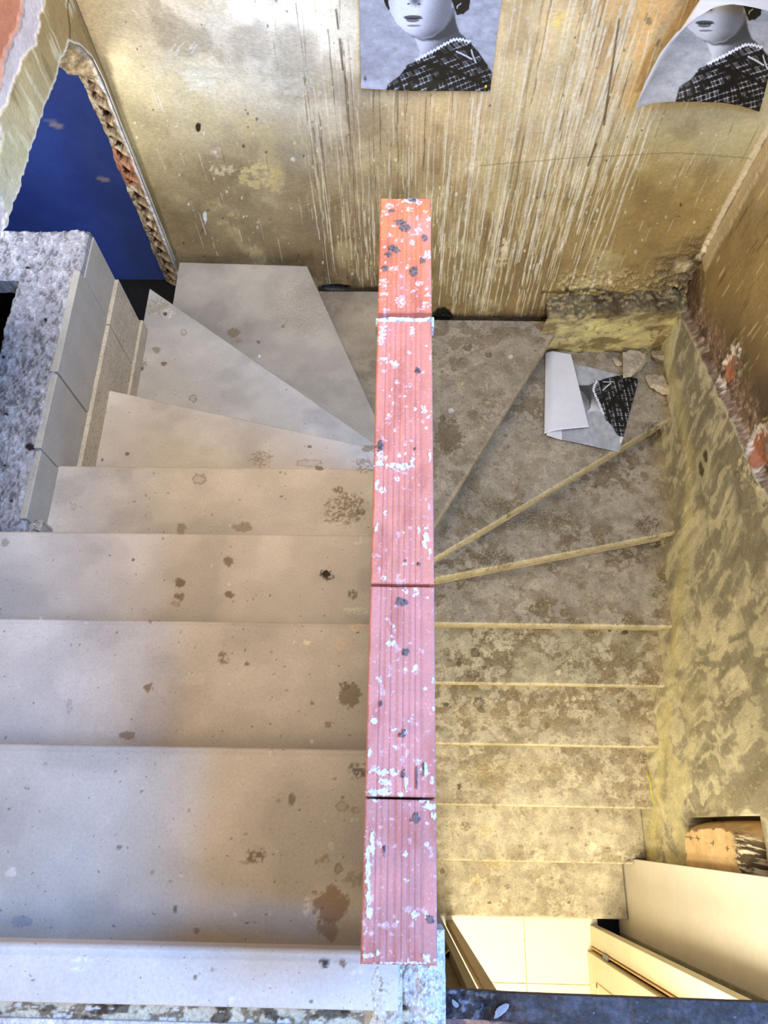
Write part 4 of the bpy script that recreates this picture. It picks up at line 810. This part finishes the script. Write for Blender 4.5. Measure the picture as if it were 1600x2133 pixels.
# right door frame with leaf
dfr = empty('door_frame', (1.0, -.48, 0), 'cream door frame standing right of the tiled floor with a door leaf opened back', 'door frame')
boxes('jamb', [(.983, -.522, 0, 1.022, -.432, 2.25)], M_frame, dfr, .003)
tag(boxes('bare_edge', [(.979, -.534, 0, 1.0, -.526, 2.2)], M_orange, dfr, .002), 'orange bare wood rebate')
lf = boxes('door_leaf', [(.958, -1.30, .01, .994, -.546, 2.1)], M_frame, dfr, .003)
ml = []
for (y0, y1, z0, z1) in ((-1.18, -.655, .16, .92), (-1.18, -.655, 1.06, 1.95)):
    ml += [(.953, y0, z0, .959, y1, z0 + .02), (.953, y0, z1 - .02, .959, y1, z1), (.953, y0, z0, .959, y0 + .02, z1), (.953, y1 - .02, z0, .959, y1, z1)]
o = boxes('panel_moulding', ml, M_frame, lf, .002)
tag(boxes('hinge', [(.972, -.545, .25, .982, -.520, .33), (.972, -.545, 1.7, .982, -.520, 1.78)], M_metal, dfr, .001), None)
# left trim boards of the opening
lfr = empty('door_trim', (.26, -.44, 0), 'brown wooden door trim boards left of the bright tiled floor beside the brick wall', 'door trim')
boxes('front_board', [(.262, -.452, 0, .298, -.424, 2.25)], M_oak, lfr, .002)
boxes('back_board', [(.222, -.475, 0, .252, -.440, 2.25)], M_olive, lfr, .002)
boxes('dark_panel', [(.06, -.50, 0, .224, -.472, 2.25)], mat('dark_brown_panel', s2l(96, 74, 44), rough=.6), lfr)
def crumple():
    y = np.linspace(0, 1, 60); z = np.linspace(0, 1, 90); U, V = np.meshgrid(y, z)
    X = .095 + .125 * U + .006 * np.sin(V * 8); Z = .10 + .75 * V + 0 * U; Y = -.462 + .012 * np.sin(U * 5 + V * 9) + (fbm(U * 6, V * 9, 4) - .5) * .016
    C = np.tile(s2l(196, 176, 124), U.shape + (1,)); C = mixc(C, s2l(96, 74, 44), sm(3, 1, seg(U * 60, V * 90, [(50, 0), (44, 40), (52, 60), (46, 90)])) * .7)
    P = np.stack([X, Y, Z], -1); me = grid_mesh('paper_scrap', P, C, back=np.array([0, -.001, 0])); flip(me)
    o = link('paper_scrap', me, M_kraft); tag(o, 'torn tan paper scrap stuck behind the brown trim boards', 'paper')
crumple()
# header and side walls of the hall opening
o = boxes('wall_hall', [(.0, -.52, 2.30, 1.6, -.44, 3.08), (-.6, -.54, 0, .06, -.46, 3.08)], M_core); o['kind'] = 'structure'
o = boxes('wall_hall', [(-.7, -3.2, 0, -.6, -.5, 3.1), (2.5, -3.2, 0, 2.6, -.5, 3.1), (-.7, -3.3, 0, 2.6, -3.2, 3.1)], M_core); o['kind'] = 'structure'
# cream board
def board():
    root = empty('leaning_board', (1.15, -.3, 0), 'large plain cream board standing on edge below the paper-wrapped bundle', 'board')
    boxes('board_face', [(1.132, -.462, .0, 1.150, -.118, 2.5)], M_board, root, .0015)
    boxes('edge_strip', [(1.128, -.480, .0, 1.152, -.4625, 2.5)], mat('grey_edge', s2l(168, 158, 138), rough=.6), root, .001)
board()
# dark gap: green metal profile and perforated bead
g = empty('metal_profile', (1.07, -.5, 0), 'dark green metal profile in the gap between door frame and cream board', 'profile')
boxes('channel', [(1.065, -.55, 0, 1.126, -.515, 2.4), (1.11, -.55, 0, 1.126, -.485, 2.4)], M_green, g, .001)
def bead():
    bm = bmesh.new(); ybase = -.455
    z = 0.05
    while z < 1.1:
        for (x0, x1, za, zb) in ((1.052, 1.056, z, z + .03), (1.066, 1.070, z, z + .03), (1.052, 1.070, z, z + .012)):
            r = bmesh.ops.create_cube(bm, size=1)
            for v in r['verts']: v.co = Vector((x0 + (v.co.x + .5) * (x1 - x0), ybase - .001 + (v.co.y + .5) * .002 - .00 * z, za + (v.co.z + .5) * (zb - za)))
        z += .03
    me = bpy.data.meshes.new('perforated_bead'); bm.to_mesh(me); bm.free(); link('perforated_bead', me, M_metal, g)
bead()
o = boxes('gap_shade_patch', [(1.0225, -.56, -.003, 1.128, -.36, .006)], M_dark); o['kind'] = 'structure'  # black patch paints the gap's shade onto the floor
o = boxes('wall_hall', [(1.03, -.75, 0, 1.13, -.56, 2.5), (1.155, -.47, 0, 1.2, -.44, 2.4)], M_dark); o['kind'] = 'structure'
# paper bundle in the niche
def bundle():
    root = empty('paper_bundle', (1.25, -.05, .93), 'crumpled brown kraft paper bundle stuffed into the wall niche above the cream board', 'bundle')
    u = np.linspace(0, 1, 150); v = np.linspace(0, 1, 220); U, V = np.meshgrid(u, v)   # u across Y, v along z
    yc = -.30 + .352 * U; zc = .90 + .69 * V
    prof = (1 - np.abs(2 * V - 1) ** 5) ** .5 * (1 - np.abs(2 * U - 1) ** 6) ** .5
    cr = (fbm(U * 4, V * 5, 4, 4) - .5); cr2 = np.abs(fbm(U * 5 + 3, V * 6, 9, 3) - .5)
    X = 1.33 - .20 * prof + cr * .022 + sm(.06, 0, cr2) * .010
    Y = yc - .05 * (1 - np.sqrt(np.clip(1 - (2 * V - 1) ** 4, 0, 1))) * (U > .5)
    Z = zc
    P = np.stack([X, np.minimum(Y, .056), Z], -1); px, py = pix(P)
    C = np.tile(s2l(218, 182, 128), U.shape + (1,)); C = mixc(C, s2l(190, 150, 98), sm(.5, .3, fbm(U * 8, V * 8, 6)) * .6); C = mixc(C, s2l(230, 196, 144), sm(.55, .7, fbm(U * 7, V * 6, 8)) * .6)
    hair = sm(.74, .84, V + (fbm(U * 14, V * 14, 12) - .5) * .12) * sm(.95, .8, U + 0 * V); q = fbm(U * 70, V * 24, 13, 3)
    C = mixc(C, s2l(60, 48, 34), hair * .9); C = mixc(C, s2l(226, 210, 176), hair * sm(.52, .60, q)); X2 = hair * (q - .5) * .02  # dark shade painted behind the pale hair
    P[..., 0] = np.maximum(P[..., 0] + X2, 1.158)
    for (cx, cy) in [(1443, 1746), (1470, 1757), (1500, 1767), (1525, 1773), (1505, 1709), (1430, 1744)]:
        d = np.minimum(seg(px, py, [(cx - 3.5, cy - 1), (cx + 3.5, cy + 1)]), seg(px, py, [(cx + .5, cy - 5), (cx - .5, cy + 5)])); C = mixc(C, s2l(70, 50, 30), sm(1.6, .7, d) * .85)
    me = grid_mesh('wrapping', P, C); flip(me); link('wrapping', me, M_kraft, root)
bundle()
# yellow stalk beside the wall
def stalk():
    pts = [hit(1348, 1606, 0, 1.19), hit(1357, 1622, 0, 1.188), hit(1361, 1645, 0, 1.185), hit(1365, 1672, 0, 1.185)]
    cu = bpy.data.curves.new('yellow_cord', 'CURVE'); cu.dimensions = '3D'; s = cu.splines.new('POLY'); s.points.add(3)
    for q, p in zip(s.points, pts): q.co = (p[0] - .012, p[1], max(p[2], .545) + .004, 1)
    cu.bevel_depth = .0022; tmp = bpy.data.objects.new('tmp', cu); col.objects.link(tmp)
    me = bpy.data.meshes.new_from_object(tmp.evaluated_get(bpy.context.evaluated_depsgraph_get())); bpy.data.objects.remove(tmp)
    me.materials.clear(); o = link('plastic_strip', me, mat('yellow_strip', s2l(206, 200, 60), rough=.5)); tag(o, 'thin yellow plastic strip at the foot of the right wall', 'strip')
stalk()
